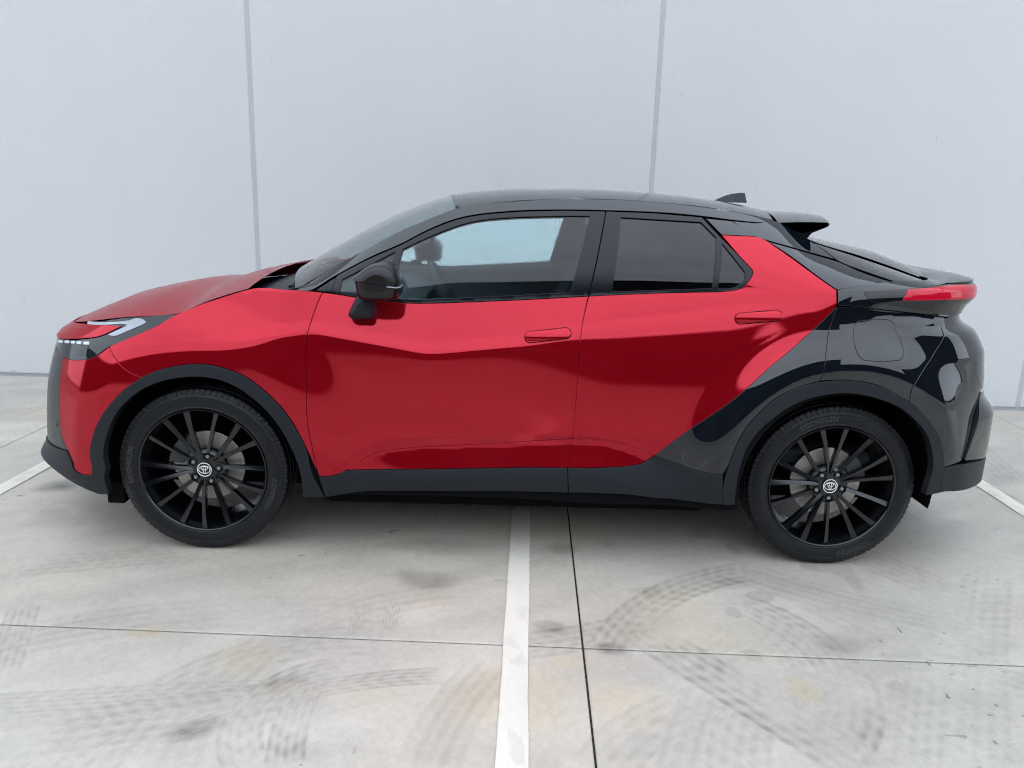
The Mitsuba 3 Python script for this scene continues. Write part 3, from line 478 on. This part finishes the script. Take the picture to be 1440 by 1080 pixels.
# ---------------------------------------------------------------- the yard behind the camera, seen mirrored in paint and glass
yb=-24.0
V,F=box(-46,9,yb-12,yb,0,9.4,.05); put('warehouse__wall',V,F,'dark_cladding',to_world=LOT)
V,F=box(9.02,30,yb-12,yb-2,0,6.6,.05); put('warehouse__annexe',V,F,'dark_cladding',to_world=LOT)
for k in range(5):
    V,F=box(-38+k*9,-33+k*9,yb-.02,yb+.06,0,4.4,.02); put('warehouse__roller_door',V,F,'roller_door',to_world=LOT)
V,F=box(-46.2,9.2,yb-12.2,yb+.25,9.4,9.8,.03); put('warehouse__parapet',V,F,'dark_trim',to_world=LOT)
V,F=box(27,29,-23.9,-6,0,9,.05); put('warehouse__side_wing',V,F,'dark_cladding',to_world=LOT)
V,F=box(-31,-29,-23.9,-6,0,8,.05); put('warehouse__side_wing',V,F,'dark_cladding',to_world=LOT)
labels['warehouse']={'label':'dark warehouse across the yard, mirrored in the car windows and paint','category':'building'}
# ---------------------------------------------------------------- car: outer panels
def surf_part(name,bsdf,d=0.0,gap=.0025,res=.016,lip=.012,label=None,label_far=None,key=None,far=True,centre=False,**kw):
    m=panel(gpoly(name,gap),d=d,res=res,lip=lip,**kw)
    (whole if centre else both)(*( (key or name,m,bsdf,label) ),**({} if centre else dict(label_far=label_far,far=far)))
surf_part('front_fender','red_paint',extra=CREASE_PTS)
surf_part('front_door','red_paint',res=.012,extra=CREASE_PTS)
surf_part('door_sill_panel','red_paint',gap=.002,lip=.008,d=-.0005)
rd=orient(gpoly('rear_door').union(gpoly('rear_door_sill_panel',0)).buffer(.001).buffer(-.001)) if False else gpoly('rear_door',.0016)
both('rear_door',panel(rd,res=.012,lip=.012,extra=CREASE_PTS),'red_paint')
surf_part('rear_door_sill_panel','red_paint',gap=.002,lip=.008,d=-.0005)
surf_part('rear_door_black','black_gloss',gap=.0016,key='rear_door_lower_panel',label='glossy black rear part of the rear door')
surf_part('sill_cladding','dark_plastic',d=.004); surf_part('sill_cladding_rear','dark_plastic',d=.004,key='sill_cladding')
surf_part('front_arch','dark_plastic',d=.007,lip=.03,key='wheel_arch_trim',res=.012); surf_part('rear_arch','dark_plastic',d=.007,lip=.03,key='wheel_arch_trim',res=.012)
q=gpoly('quarter_panel').difference(Polygon(smoothpoly(PANELS['fuel_door'],gap=-.0022).exterior))
both('rear_quarter_panel',panel(orient(q),res=.012),'black_gloss',label='glossy black rear quarter panel')
surf_part('fuel_door','black_gloss',gap=.0016,far=False)
surf_part('rear_bumper','black_gloss',centre=True,label='glossy black rear bumper')
surf_part('rear_lower_bumper','dark_plastic',d=lambda u,z:.006+.058*sstep(1.75,2.25,u),centre=True,key='rear_lower_bumper',label='matt dark grey lower rear bumper')
surf_part('rear_lower_trim','black_gloss',d=lambda u,z:.004+.062*sstep(1.80,2.25,u)*sstep(.74,.63,z),centre=True,key='rear_diffuser',lip=.03)
surf_part('front_bumper','red_paint')
surf_part('front_fascia','fascia_grey',centre=True,d=-.001,key='front_fascia',label='grey front fascia panel')
surf_part('front_lower_bumper','dark_plastic',centre=True,d=.006,key='front_lower_bumper')
surf_part('headlight','lamp_glass',d=-.002,gap=.001)
surf_part('sensor','lamp_smoke',d=.001,gap=0,lip=.002,res=.006,key='front_fascia__parking_sensor')
surf_part('nose_panel','red_paint',d=.003,centre=True,gap=.0008)
for k_ in range(5): surf_part(f'led{k_}','led_white',d=.001,gap=0,lip=.003,key='headlight__led',res=.008)
surf_part('lamp_reflector','lamp_smoke',d=.0005,gap=0,lip=.003,key='headlight__dark_insert',res=.01)
surf_part('drl_upper','lamp_white',d=.0015,gap=0,lip=.004,key='headlight__daytime_light',res=.01)
surf_part('tail_housing','black_gloss',d=.012,centre=True,lip=.03,key='tail_lamp_housing',res=.010)
surf_part('lamp_lens','lamp_smoke',d=.014,centre=True,gap=0,lip=.004,key='tail_lamp_housing__smoked_lens',res=.010)
surf_part('tail_lamp','lamp_red',d=.0165,centre=True,gap=0,lip=.004,key='tail_lamp_housing__red_light_bar',res=.008)
surf_part('front_glass','clear_glass',d=-.007,gap=-.003,lip=.001,key='front_door_window')
surf_part('front_quarter_glass','clear_glass',d=-.007,gap=-.003,lip=.001,key='front_quarter_window')
surf_part('rear_glass','tinted_glass',d=-.007,gap=-.003,lip=.001,key='rear_door_window')
surf_part('rear_quarter_glass','tinted_glass',d=-.007,gap=-.003,lip=.001,key='rear_quarter_window')
def frame(name,holes,key,**kw):
    g=gpoly(name,.002)
    for h in holes: g=g.difference(smoothpoly(PANELS[h],gap=0))
    if isinstance(g,MultiPolygon): g=max(g.geoms,key=lambda q:q.area)
    both(key,panel(orient(g),d=-.001,res=.012,lip=.012),'black_satin',**kw)
frame('front_door_frame',['front_glass','front_quarter_glass'],'front_door_window_frame')
frame('rear_door_frame',['rear_glass','rear_quarter_glass'],'rear_door_window_frame')
surf_part('sail_panel','black_satin'); surf_part('upper_door_panel','black_gloss',key='rear_pillar_trim')
surf_part('hatch_band','black_gloss',gap=.001,key='rear_window_side_trim')
surf_part('roof_rail','black_gloss',gap=.001)
surf_part('pillar_panel_upper','black_gloss',key='rear_pillar_panel'); surf_part('pillar_panel_lower','black_gloss',key='rear_pillar_panel')
# dark inner shell behind the gaps
xs=np.linspace(-.93,1.76,80)
top=[(x,float(max(railz(x),belt(x)+.03))-.004) for x in xs]
ring=[(U0,.30),(-1.80,.29),(-1.7,.26),(1.60,.27),(1.74,.36),(U1,.40),(U1,1.15),(2.1,1.16)]+top[::-1]+[(-1.16,1.075),(-1.447,.96),(-2.2,.875),(U0,.86)]
sh=Polygon(ring).buffer(0)
for h in ('front_glass','front_quarter_glass','rear_glass','rear_quarter_glass'): sh=sh.difference(smoothpoly(PANELS[h],gap=-.001))
for xc in (-1.32,1.32): sh=sh.difference(Point(xc,RT0).buffer(.42,quad_segs=24)); sh=sh.difference(Polygon([(xc-.39,.2),(xc+.39,.2),(xc+.39,.36),(xc-.39,.36)]))
sh=orient(max(sh.geoms,key=lambda q:q.area) if isinstance(sh,MultiPolygon) else sh)
whole('body_shell',panel(sh,d=-.018,res=.03,lip=.004),'black_matt',label='dark inner structure seen in the panel gaps')
# ---------------------------------------------------------------- hood, roof, glass over the top
def s3(name,i): u,z=PANELS[name][i]; return S(u,z)
Eh=[S(*PANELS['nose_panel'][4])+[.004,0,.003]]+[S(*PANELS['front_fender'][i])+[0,.003,.001] for i in (0,1,2)]
HE=np.vstack([S(*PANELS['nose_panel'][4]),S(*PANELS['headlight'][-3]),S(*PANELS['headlight'][-2]),S(*PANELS['front_fender'][0]),S(*PANELS['front_fender'][1]),S(*PANELS['front_fender'][2])])+[0,.003,.002]
whole_loft=lambda name,m,b,label=None:put(f'{CAR}__{name}',m[0],m[2],b,N=m[1],label=label)
whole_loft('hood',loft(HE,[-.075,-.08,-.05,-.03,-.03],[.010,.050,.066,.062,.034],p=2.2,ns=80,nv=61),'red_paint')
RE=np.array([(x,-w,z) for (x,w),(_,z) in zip(TAB_RAILW,TAB_RAILZ)])
rail=lambda x:np.array([x,-float(railw(x)),float(railz(x))])
off=np.array([0,.004,.001])
WS=np.array([rail(x)+off for x in (-.943,-.836,-.727,-.62,-.525,-.416,-.290)])
m=loft(WS,[-.115,-.11,-.10,-.09,-.08,-.07,-.06],[.050,.054,.058,.06,.06,.058,.055],p=3.0)
whole_loft('windscreen',m,'screen_glass')
RF=np.array([rail(x)+off for x in (-.278,-.12,.054,.319,.671,.9,1.04)])
m=loft(RF,[-.062,-.04,0,0,0,.03,.06],[.056,.052,.048,.046,.046,.046,.046],p=3.0,ns=70,nv=61); whole_loft('roof',m,'black_gloss',label='glossy black roof skin')
m2=(m[0]*[1,.97,1]+[0,0,-.055],-m[1],m[2][:,::-1]); whole_loft('headliner',m2,'interior_light')
HG=np.array([rail(x)+off for x in (1.19,1.227,1.461,1.767)])
m=loft(HG,[.05,.055,.09,.12],[.030,.032,.044,.03],p=3.0); whole_loft('rear_window',m,'black_glass')
put(f'{CAR}__rear_window_backing',m[0]-[0.01,0,.03],m[2],'black_matt')
# spoiler over the rear window
def spoiler():
    rows=[]
    for v in np.linspace(-1,1,61):
        y=v*.63; w=1-abs(v)**3; b=1-v*v
        x0=1.062+.06*b; z0=1.433+.046*w; x1=1.332-.05*abs(v)**4+.02*b; z1=1.436+.034*w
        rows.append([(x0,y,z0),(x0*.66+x1*.34,y,z0*.66+z1*.34+.004),(x0*.3+x1*.7,y,z0*.3+z1*.7+.005),(x1-.012,y,z1+.004),(x1,y,z1-.004),(x1-.008,y,z1-.014),(x1-.07,y*.99,z1-.030-.012*abs(v)),(x1-.10,y*.985,z1-.085),(x0+.06,y*.975,z0-.07)])
    return np.array(rows)
SPO=spoiler()
def striprows(P,cap):
    n,mm=P.shape[:2]; i=np.arange(n*mm).reshape(n,mm); q=np.stack([i[:-1,:-1],i[1:,:-1],i[1:,1:],i[:-1,1:]],-1).reshape(-1,4)
    V=P.reshape(-1,3); F=np.vstack([q[:,[0,1,2]],q[:,[0,2,3]]])
    if cap:
        for r in (0,n-1):
            c=len(V); V=np.vstack([V,P[r].mean(0)[None]]); F=np.vstack([F,[(i[r,j],i[r,j+1],c) if r==0 else (i[r,j+1],i[r,j],c) for j in range(mm-1)]])
    return V,F
put(f'{CAR}__roof_spoiler',*striprows(SPO[:,:6],False),'black_gloss',smooth=35)
put(f'{CAR}__roof_spoiler__underside',*striprows(np.concatenate([SPO[:,5:],SPO[:,:1]-[0,0,.006]],1),True),'black_matt',smooth=35)
# duck tail between rear window and tail lamps
us_=np.linspace(1.55,float(U1),40); B=S(us_,1.196)+SN(us_,np.full(40,1.196))*.010
A=resample(np.vstack([rail(1.72)+[0,0,-.01],rail(1.767)+[0.0,.02,0]]+[[1.767+.12*(1-(t)**2),-.54*t,1.199+.03*(1-t**3)] for t in (.9,.7,.5,.25,0)]),40)
t=np.linspace(0,1,14)[:,None,None]
P=A[None]*(1-t)+B[None]*t; lift=sstep(0,.5,np.linspace(0,1,40)); P[...,2]+=(.028*np.sin(np.pi*np.linspace(0,1,14)**1.6)[:,None]**1.0)*lift[None]*.5+ (.020*(np.linspace(0,1,14)**2)[:,None])*lift[None]*.8
m=up(gridmesh(P)); lipB=P[-1]; P2=np.stack([lipB,lipB*[1,1,0]+np.stack([0*lipB[:,0],0*lipB[:,0],np.full(40,1.19)],1)],0); m2=gridmesh(P2)
if m2[1][:,0].mean()<0: m2=(m2[0],-m2[1],m2[2][:,::-1])
mm=joinN([m,m2]); V,N,F=joinN([mm,mirror(mm)]); put(f'{CAR}__tail_spoiler',V,F,'black_gloss',N=N)
# side band of the rear window, below the glass edge
# cowl with wipers
CW=np.array([S(*PANELS['front_fender'][2])+[-.03,.01,-.03],rail(-.93)+[0.03,.02,-.02]])
m=loft(CW,[-.03,-.10],[.012,.042],ns=8,nv=21); whole_loft('cowl_panel',m,'dark_plastic')
for k,(y0,y1) in enumerate(((-.62,.02),(-.02,.60))):
    def wp(y,lift): a=min(abs(y)/.72,1); return np.array([-1.055-.0+.10*a*a+.012,y,1.137-.052*a**2.4+lift])
    put(f'{CAR}__wiper',*join(tube([wp(y0,.012)+[-.03,0,-.01],wp(y0+.1,.026),wp(y1-.2,.026)],[.011,.009,.006],6),tube([wp(y0+.12,.016)+[0.03,0,0.008],wp(y1,.016)+[.03,0,.008]],.006,6)),'wiper_grey',smooth=40)
# shark fin aerial
prof=[(0,.0),(.03,.012),(.06,.026),(.10,.040),(.145,.046),(.165,.045),(.172,.0)]
P=[]
for x,h in prof:
    w=.030*min(1,.25+x/.09); P+= [(1.0-.07+x,-w,1.512),(1.0-.07+x,w,1.512)]+([(1.0-.07+x,-.006,1.514+h),(1.0-.07+x,.006,1.514+h)] if h>0 else [])
put(f'{CAR}__roof_aerial',*hullpts(P),'black_satin',smooth=30)
# door handles
def handle(cx,cz,L,H,tilt,key):
    def pill(gr):
        a=LineString([(cx-L/2+H/2,cz-tilt*L/2),(cx+L/2-H/2,cz+tilt*L/2)]).buffer(H/2+gr-.002,quad_segs=10); return orient(a)
    both(key+'__handle_recess',panel(pill(.0036),d=.0012,lip=.003,res=.01,edge=.0005),'black_matt')
    both(key+'__handle',panel(pill(-.0005),d=lambda u,z:.004+.010*sstep(cx-L/2,cx+L/2,u)*0+.006*np.sqrt(np.clip(1-((z-cz)/(H*.5))**2,0,1)),lip=.01,res=.006,edge=.002),'red_paint')
h0=np.array(HANDLE_F); handle(h0[0],h0[1],h0[2],h0[3],h0[4],'front_door'); h0=np.array(HANDLE_R); handle(h0[0],h0[1],h0[2],h0[3],h0[4],'rear_door')
# door mirror
def ylofted(g,c,lay):
    P=np.array([[(c[0]+(q[0]-c[0])*s,y,c[1]+(q[1]-c[1])*s) for q in g] for y,s in lay])
    P=np.concatenate([P,P[:,:1]],1); n,mm=P.shape[:2]
    i=np.arange(n*mm).reshape(n,mm); qd=np.stack([i[:-1,:-1],i[1:,:-1],i[1:,1:],i[:-1,1:]],-1).reshape(-1,4); F=np.vstack([qd[:,[0,1,2]],qd[:,[0,2,3]]]); V=P.reshape(-1,3)
    cc=len(V); V=np.vstack([V,P[-1].mean(0)[None]+[0,-.001,0]]); return V,np.vstack([F,[(i[-1,j],i[-1,j+1],cc) for j in range(mm-1)]])
def door_mirror(sgn):
    fl=lambda m:m if sgn<0 else mirror(m)
    up_,lo_=np.array(MIRROR_CAP),np.array(MIRROR_BODY); c=np.array([lo_[:,0].mean(),lo_[:,1].max()-.004])
    lay=[(-.850,.70),(-.862,.84),(-.885,.96),(-.92,1.0),(-.985,1.0),(-1.015,.965),(-1.036,.90),(-1.050,.80),(-1.059,.66),(-1.063,.45)]
    k=put(f'{CAR}__door_mirror',*fl(ylofted(ring_resample(lo_,.005,corner=60),c,[(y+.002,s*.985) for y,s in lay])),'mirror_black',smooth=40)
    put(k+'__cap',*fl(ylofted(ring_resample(up_,.005,corner=60),c,lay)),'mirror_black',smooth=40)
    z=c[1]; x0,x1=lo_[:,0].min(),lo_[:,0].max()
    for key,za,zb,b in (('indicator',z-.020,z-.0145,'lamp_white'),('trim_line',z-.051,z-.048,'mirror_gloss')):
        xa=x0+.055 if key=='indicator' else x0+.02
        V=[]
        for s,y in ((0,-.90),(0,-1.0)): pass
        band=Polygon(ring_resample(lo_,.005,corner=60)).intersection(Polygon([(xa,za),(x1+.01,za),(x1+.01,zb),(xa,zb)]))
        put(k+'__'+key,*fl(ylofted(np.array(orient(band).exterior.segmentize(.006).coords)[:-1],c,[(y-.0008,s) for y,s in lay[3:9]])),b,smooth=40)
    st=np.array(MIRROR_STEM); g2=ring_resample(st,.008,corner=60); c2=g2.mean(0)
    P=np.array([[(c2[0]+(q[0]-c2[0])*s,y,c2[1]+(q[1]-c2[1])*s) for q in g2] for y,s in ((-.80,1.0),(-.87,1.0),(-.90,.97),(-.925,.9),(-.94,.75),(-.948,.4))])
    P=np.concatenate([P,P[:,:1]],1); n,mm=P.shape[:2]; i=np.arange(n*mm).reshape(n,mm); qd=np.stack([i[:-1,:-1],i[1:,:-1],i[1:,1:],i[:-1,1:]],-1).reshape(-1,4)
    V=P.reshape(-1,3); F=np.vstack([qd[:,[0,1,2]],qd[:,[0,2,3]]]); q0=len(V); V=np.vstack([V,P[-1].mean(0)[None]]); F=np.vstack([F,[(i[-1,j],i[-1,j+1],q0) for j in range(mm-1)]])
    put(k+'__stem',*fl((V,F)),'dark_plastic',smooth=45)
door_mirror(-1); door_mirror(1)
# ---------------------------------------------------------------- underbody, wheel wells
put(f'{CAR}__underbody',*join(box(-1.72,1.66,-.52,.52,.165,.42,.02),box(-.88,.86,-.74,.74,.16,.42,.04),box(-.90,.88,-.83,.83,.26,.42,.02)),'black_matt')
def well(xc,sg):
    th=np.linspace(np.radians(-12),np.radians(192),49); r=.438
    P=np.array([[(xc+r*np.cos(t),sg*y,RT0+r*np.sin(t)) for t in th] for y in (.872,.54)])
    V,N,F=gridmesh(P); 
    disc=[(xc,sg*.54,RT0)]+[(xc+r*np.cos(t),sg*.54,RT0+r*np.sin(t)) for t in th]
    return join((V,F),(np.array(disc),np.array([(0,k,k+1) for k in range(1,49)])))
for xc in (-1.32,1.32):
    for sg in (-1,1): put(f'{CAR}__wheel_liner',*well(xc,sg),'black_matt',smooth=30)
for sg in (-1,1): put(f'{CAR}__air_deflector',*(lambda m:m if sg<0 else mirror(m))(box(-1.775,-1.70,-.80,-.60,.165,.26,.004)),'black_matt')
# ---------------------------------------------------------------- wheels
def revolve(prof,n,rf=None):
    """profile (radius, y) about the y axis"""
    pr=np.array(prof,float); th=np.arange(n)*2*np.pi/n
    r=np.repeat(pr[None,:,0],n,0); y=np.repeat(pr[None,:,1],n,0)
    if rf is not None: r=r-rf(th[:,None],y,r)
    V=np.stack([r*np.cos(th)[:,None],y,r*np.sin(th)[:,None]],-1); m=len(pr)
    i=np.arange(n*m).reshape(n,m); j=np.roll(i,-1,0); q=np.stack([i[:,:-1],i[:,1:],j[:,1:],j[:,:-1]],-1).reshape(-1,4)
    return V.reshape(-1,3),np.vstack([q[:,[0,1,2]],q[:,[0,2,3]]])
RT=RT0
def make_tyre():
    # y: 0 = outer sidewall plane, positive towards the car
    side=[(.258,.022),(.263,.012),(.269,.008),(.2725,.0045),(.275,.0035),(.278,.005),(.283,.004),(.291,.0015),(.301,0),(.309,.0005),(.3155,.002),(.3165,.001),(.319,.001),(.320,.0026),(.327,.0055),(.333,.0085),(.3375,.0125)]
    ty=[.0165,.021,.026,.032,.038,.044,.0485,.0495,.0575,.0585,.07,.083,.0845,.0925,.094,.107,.1085,.1165,.118,.13]
    ty=ty+[.225-t for t in ty[::-1] if .225-t>ty[-1]+.004]
    def rr(t): a=abs(t-.1125)/.1125; return RT-.0035*a**2-.020*max(0,(a-.72)/.28)**2.4
    half=side+[(rr(t),t) for t in ty]+[(r,.225-y) for r,y in side[::-1]]
    def groove(th,y,r):
        d=np.zeros_like(y+th)
        tread=(y>.008)&(y<.217)
        for g in (.0535,.0885,.1125*2-.0885,.1125*2-.0535): d=np.maximum(d,.0065*(np.abs(y-g)<.0042))
        out=np.minimum(y,.225-y)
        ph=(th*88/(2*np.pi)+.35*np.sin(out*60))%1.0
        d=np.maximum(d,.0050*((ph<.24)&(out>.0115)&(out<.047)))
        ph2=(th*140/(2*np.pi)+out*8)%1.0
        d=np.maximum(d,.003*((ph2<.2)&(out>.0065)&(out<.02)&(r>.319)))
        return d*tread*(r>.319)
    return revolve(half,1120,groove)
TYRE=make_tyre()
def rim_parts():
    parts={}
    parts['rim']=revolve([(.2665,.011),(.2675,.0065),(.2665,.0035),(.263,.003),(.2595,.006),(.257,.013),(.2545,.020),(.251,.034),(.245,.05),(.237,.09),(.235,.19),(.243,.205),(.26,.212)],180)
    hub=revolve([(0,.030),(.022,.030),(.028,.0305),(.034,.033),(.060,.034),(.072,.037),(.079,.043),(.080,.060),(.0,.062)],90)
    cyl=[]
    M=manifold3d.Manifold
    def frompts(P): return M.hull_points(np.asarray(P,float))
    spokes=[]
    for gi in range(5):
        base=np.radians(90+SPOKE_OFF+72*gi)
        # a pair of blades between the wheel nuts, and one set deeper in line with each nut
        for ah,ar,w0,w1,dz,rs in ((36-5.5,36-11,.0075,.0120,0,.050),(36+5.5,36+11,.0075,.0120,0,.050),(2,-2,.0085,.0100,.008,.072)):
            a0=base+np.radians(ah); a1=base+np.radians(ar)
            segs=[]
            rr_=[(rs,.033+dz*.4,0),(.11,.0245+dz,.35),(.19,.0165+dz,.74),(.2585,.0115+dz*.6,1.0)]
            pts=[]
            for r,y,t in rr_:
                a=a0+(a1-a0)*t; w=w0+(w1-w0)*t
                c=np.array([r*np.cos(a),0,r*np.sin(a)]); tn=np.array([-np.sin(a),0,np.cos(a)])
                if t==1.0: w*=1.25
                # cross section: flat face with a bevelled flank on each side and a narrower back
                tw=.003 if ah<30 else -.003
                pts.append([c+tn*w*.80+[0,y+tw,0],c-tn*w*.80+[0,y-tw,0],c-tn*w+[0,y+.007-tw,0],c-tn*w*.75+[0,y+.028,0],c+tn*w*.75+[0,y+.028,0],c+tn*w+[0,y+.007+tw,0]])
            P=np.array(pts); n,mm=P.shape[:2]; i=np.arange(n*mm).reshape(n,mm); i2=np.roll(i,-1,1)
            qd=np.stack([i[:-1],i[1:],i2[1:],i2[:-1]],-1).reshape(-1,4); V=P.reshape(-1,3); F=np.vstack([qd[:,[0,1,2]],qd[:,[0,2,3]]])
            caps=[(i[0,0],i[0,k],i[0,k+1]) for k in range(1,mm-1)]+[(i[-1,0],i[-1,k+1],i[-1,k]) for k in range(1,mm-1)]
            tmm=trimesh.Trimesh(V,np.vstack([F,caps]),process=False); trimesh.repair.fix_normals(tmm)
            spokes.append((np.array(tmm.vertices),np.array(tmm.faces)))
    parts['hub']=hub; parts['spokes']=spokes
    nuts=[]
    for k in range(5):
        a=np.radians(90+SPOKE_OFF+72*k+NUT_OFF); c=np.array([.057*np.cos(a),0,.057*np.sin(a)])
        cup=revolve([(.0155,.026),(.0165,.0275),(.0165,.045),(.0135,.0455),(.0125,.034)],24); 
        nut=revolve([(0,.0315),(.0075,.0315),(.0098,.034),(.0100,.046)],6)
        nuts.append(((cup[0]+c,cup[1]),(nut[0]+c,nut[1])))
    parts['nuts']=nuts
    parts['cap']=revolve([(0,.0245),(.031,.0250),(.0335,.0265),(.0345,.033)],48)
    # emblem: ring and three crossing ovals
    def SC(*a):
        v,f=join(*a); return v*[1.36,1,1.36],f
    def oval(cx,cz,a,b,w,y0,y1,n=64):
        t=np.arange(n)*2*np.pi/n; o=np.stack([cx+a*np.cos(t),cz+b*np.sin(t)],1); q=np.stack([cx+(a-w)*np.cos(t),cz+(b-w)*np.sin(t)],1)
        V=np.vstack([np.stack([c[:,0],np.full(n,y),c[:,1]],1) for c,y in ((o,y1),(o,y0),(q,y0),(q,y1))]); j=np.arange(n);k=(j+1)%n
        F=np.vstack([np.stack([s*n+j,s*n+k,(s+1)*n+k,(s+1)*n+j],1) for s in range(3)]); return V,np.vstack([F[:,[0,1,2]],F[:,[0,2,3]]])
    parts['emblem']=SC(oval(0,0,.0225,.0225,.0022,.0236,.0256),oval(0,0,.0182,.0128,.0018,.0234,.0256),oval(0,.0052,.0112,.0066,.0016,.0233,.0256),oval(0,-.0004,.0048,.0122,.0016,.0232,.0256))
    parts['disc']=revolve([(.07,.085),(.071,.083),(.150,.083),(.152,.085),(.152,.106),(.150,.108),(.07,.108)],120)
    parts['disc_hat']=revolve([(0,.062),(.078,.062),(.080,.066),(.080,.09)],60)
    return parts
WP=rim_parts()
def arc_text(txt,h,R,a_mid,y,flip=False):
    m=meshkit.text_mesh(txt,h,.0011,bold=True); v=np.array(m.vertices); w=v[:,0].max(); m2=trimesh.Trimesh(v,m.faces).subdivide_to_size(.012); v=np.array(m2.vertices)
    x=(v[:,0]-w/2)*1.25
    if flip: r=R+h-v[:,1]; a=a_mid+x/(R+h/2)
    else: r=R+v[:,1]; a=a_mid-x/(R+h/2)
    return np.stack([r*np.cos(a),y-v[:,2]+.0003,r*np.sin(a)],1),np.array(m2.faces)
def wheel(xc,sg,rot,yplane,front):
    def tr(m):
        v,f=m; c,s=np.cos(rot),np.sin(rot)
        v=np.stack([v[:,0]*c-v[:,2]*s,v[:,1],v[:,0]*s+v[:,2]*c],1)
        v=v+[xc,-yplane,RT]; f=np.asarray(f)
        return (v,f) if sg<0 else (v*[1,-1,1],f[:,::-1])
    k=put(f'{CAR}__wheel',*tr(WP['rim']),'rim_black',smooth=35)
    put(k+'__tyre',*tr(TYRE),'tyre_rubber',smooth=28)
    put(k+'__hub',*tr(WP['hub']),'rim_black',smooth=30)
    for s in WP['spokes']: put(k+'__spoke',*tr(s),'rim_black',smooth=20)
    for cup,nut in WP['nuts']: n_=put(k+'__wheel_nut',*tr(nut),'steel',smooth=20); put(k+'__nut_socket',*tr(cup),'rim_black',smooth=30)
    put(k+'__centre_cap',*tr(WP['cap']),'rim_black',smooth=35)
    def still(m):
        v,f=m; v=v+[xc,-yplane,RT]; return (v,f) if sg<0 else (v*[1,-1,1],np.asarray(f)[:,::-1])
    put(k+'__emblem',*still(WP['emblem']),'emblem_silver',smooth=30,label='round silver emblem of crossing ovals')
    put(k+'__brake_disc',*still(WP['disc']),'disc_steel',smooth=30); put(k+'__disc_hat',*still(WP['disc_hat']),'black_matt',smooth=30)
    # caliper behind the leading edge
    a0=CAL_F if front else CAL_R; g=[]
    for a in np.linspace(a0-.42,a0+.42,9): g+=[(.108*np.cos(a),.108*np.sin(a)),(.163*np.cos(a),.163*np.sin(a))]
    P=[(x,y,z) for x,z in g for y in (.062,.115)]; put(k+'__brake_caliper',*still(hullpts(P)),'cast_grey',smooth=20)
    if sg<0:
        for txt,R,a,fl in front_text if front else rear_text: put(k+'__tyre_lettering',*still(arc_text(txt,.0185,R,np.radians(a),.0009,fl)),'tyre_letter')
front_text=[('MICHELIN',.294,176,False),('PRIMACY',.294,-18,True)]
rear_text=[('MICHELIN',.294,108,False),('PRIMACY',.294,-66,True)]
wheel(-1.32,-1,0.0,.893,True); wheel(-1.32,1,.4,.893,True); wheel(1.32,-1,np.radians(ROT_R),.896,False); wheel(1.32,1,.9,.896,False)
# ---------------------------------------------------------------- cabin
put(f'{CAR}__cabin_floor',*box(-.95,1.7,-.72,.72,.40,.46,.01),'interior_dark')
put(f'{CAR}__dashboard',*hullpts([(x,y,z) for x,z in ((-.98,1.02),(-.62,1.04),(-.50,.98),(-.50,.80),(-.62,.62),(-.98,.60)) for y in (-.70,.70)]),'interior_dark',smooth=30)
def seat(y,x,k='seat'):
    c=hullpts([(x+a,y+b,z) for a,z in ((-.52,.62),(-.50,.72),(-.02,.70),(.02,.60),(-.48,.52)) for b in (-.24,.24)])
    b_=hullpts([(x+a,y+b*wd,z) for a,z,wd in ((-.06,.66,.25),(.10,.66,.25),(.20,1.14,.23),(.31,1.12,.22),(.24,1.20,.17),(.29,1.19,.17)) for b in (-1,1)])
    h=hullpts([(x+a,y+b*wd,z) for a,z,wd in ((.21,1.215,.10),(.29,1.215,.10),(.22,1.33,.12),(.31,1.34,.12),(.25,1.37,.09),(.30,1.37,.09)) for b in (-1,1)])
    q=put(f'{CAR}__{k}',*c,'interior_dark',smooth=40); put(q+'__backrest',*b_,'interior_dark',smooth=40); put(q+'__head_restraint',*h,'interior_dark',smooth=40)
seat(-.37,.10); seat(.37,.10)
put(f'{CAR}__rear_bench',*join(hullpts([(a,b,z) for a,z in ((.55,.62),(.58,.72),(1.05,.70),(1.1,.5)) for b in (-.62,.62)]),hullpts([(a,b,z) for a,z in ((1.0,.66),(1.12,.66),(1.22,1.16),(1.32,1.14)) for b in (-.60,.60)])),'interior_dark',smooth=40)
cst=np.array([-.40,.37,.985]); ax=np.array([.86,0,.51]); e1=np.array([0,1,0.]); e2=np.cross(ax,e1)
tt=np.linspace(0,2*np.pi,49); R_=[cst+.178*(np.cos(a)*e1+np.sin(a)*e2) for a in tt]
put(f'{CAR}__steering_wheel',*join(tube(R_,.0145,8),hullpts([cst+.05*(np.cos(a)*e1+np.sin(a)*e2)+o*ax for a in tt[::6] for o in (-.03,.01)]),*[tube([cst,cst+.17*(np.cos(a)*e1+np.sin(a)*e2)],.013,6) for a in (0,np.pi,-np.pi/2)]),'interior_dark',smooth=40)
def trim(y0,yb):
    pts=[(-.80,.55),(.85,.55),(.85,1.17),(.27,1.125),(-.4,1.085),(-.80,1.095)]
    V,F=extrude_y(pts,y0,yb,.01); return V,F
put(f'{CAR}__door_trim',*trim(-.775,-.735),'interior_mid'); put(f'{CAR}__door_trim',*trim(.735,.775),'interior_mid')
labels[CAR]={'label':'red and black crossover car parked side-on across the white bay line','category':'car'}
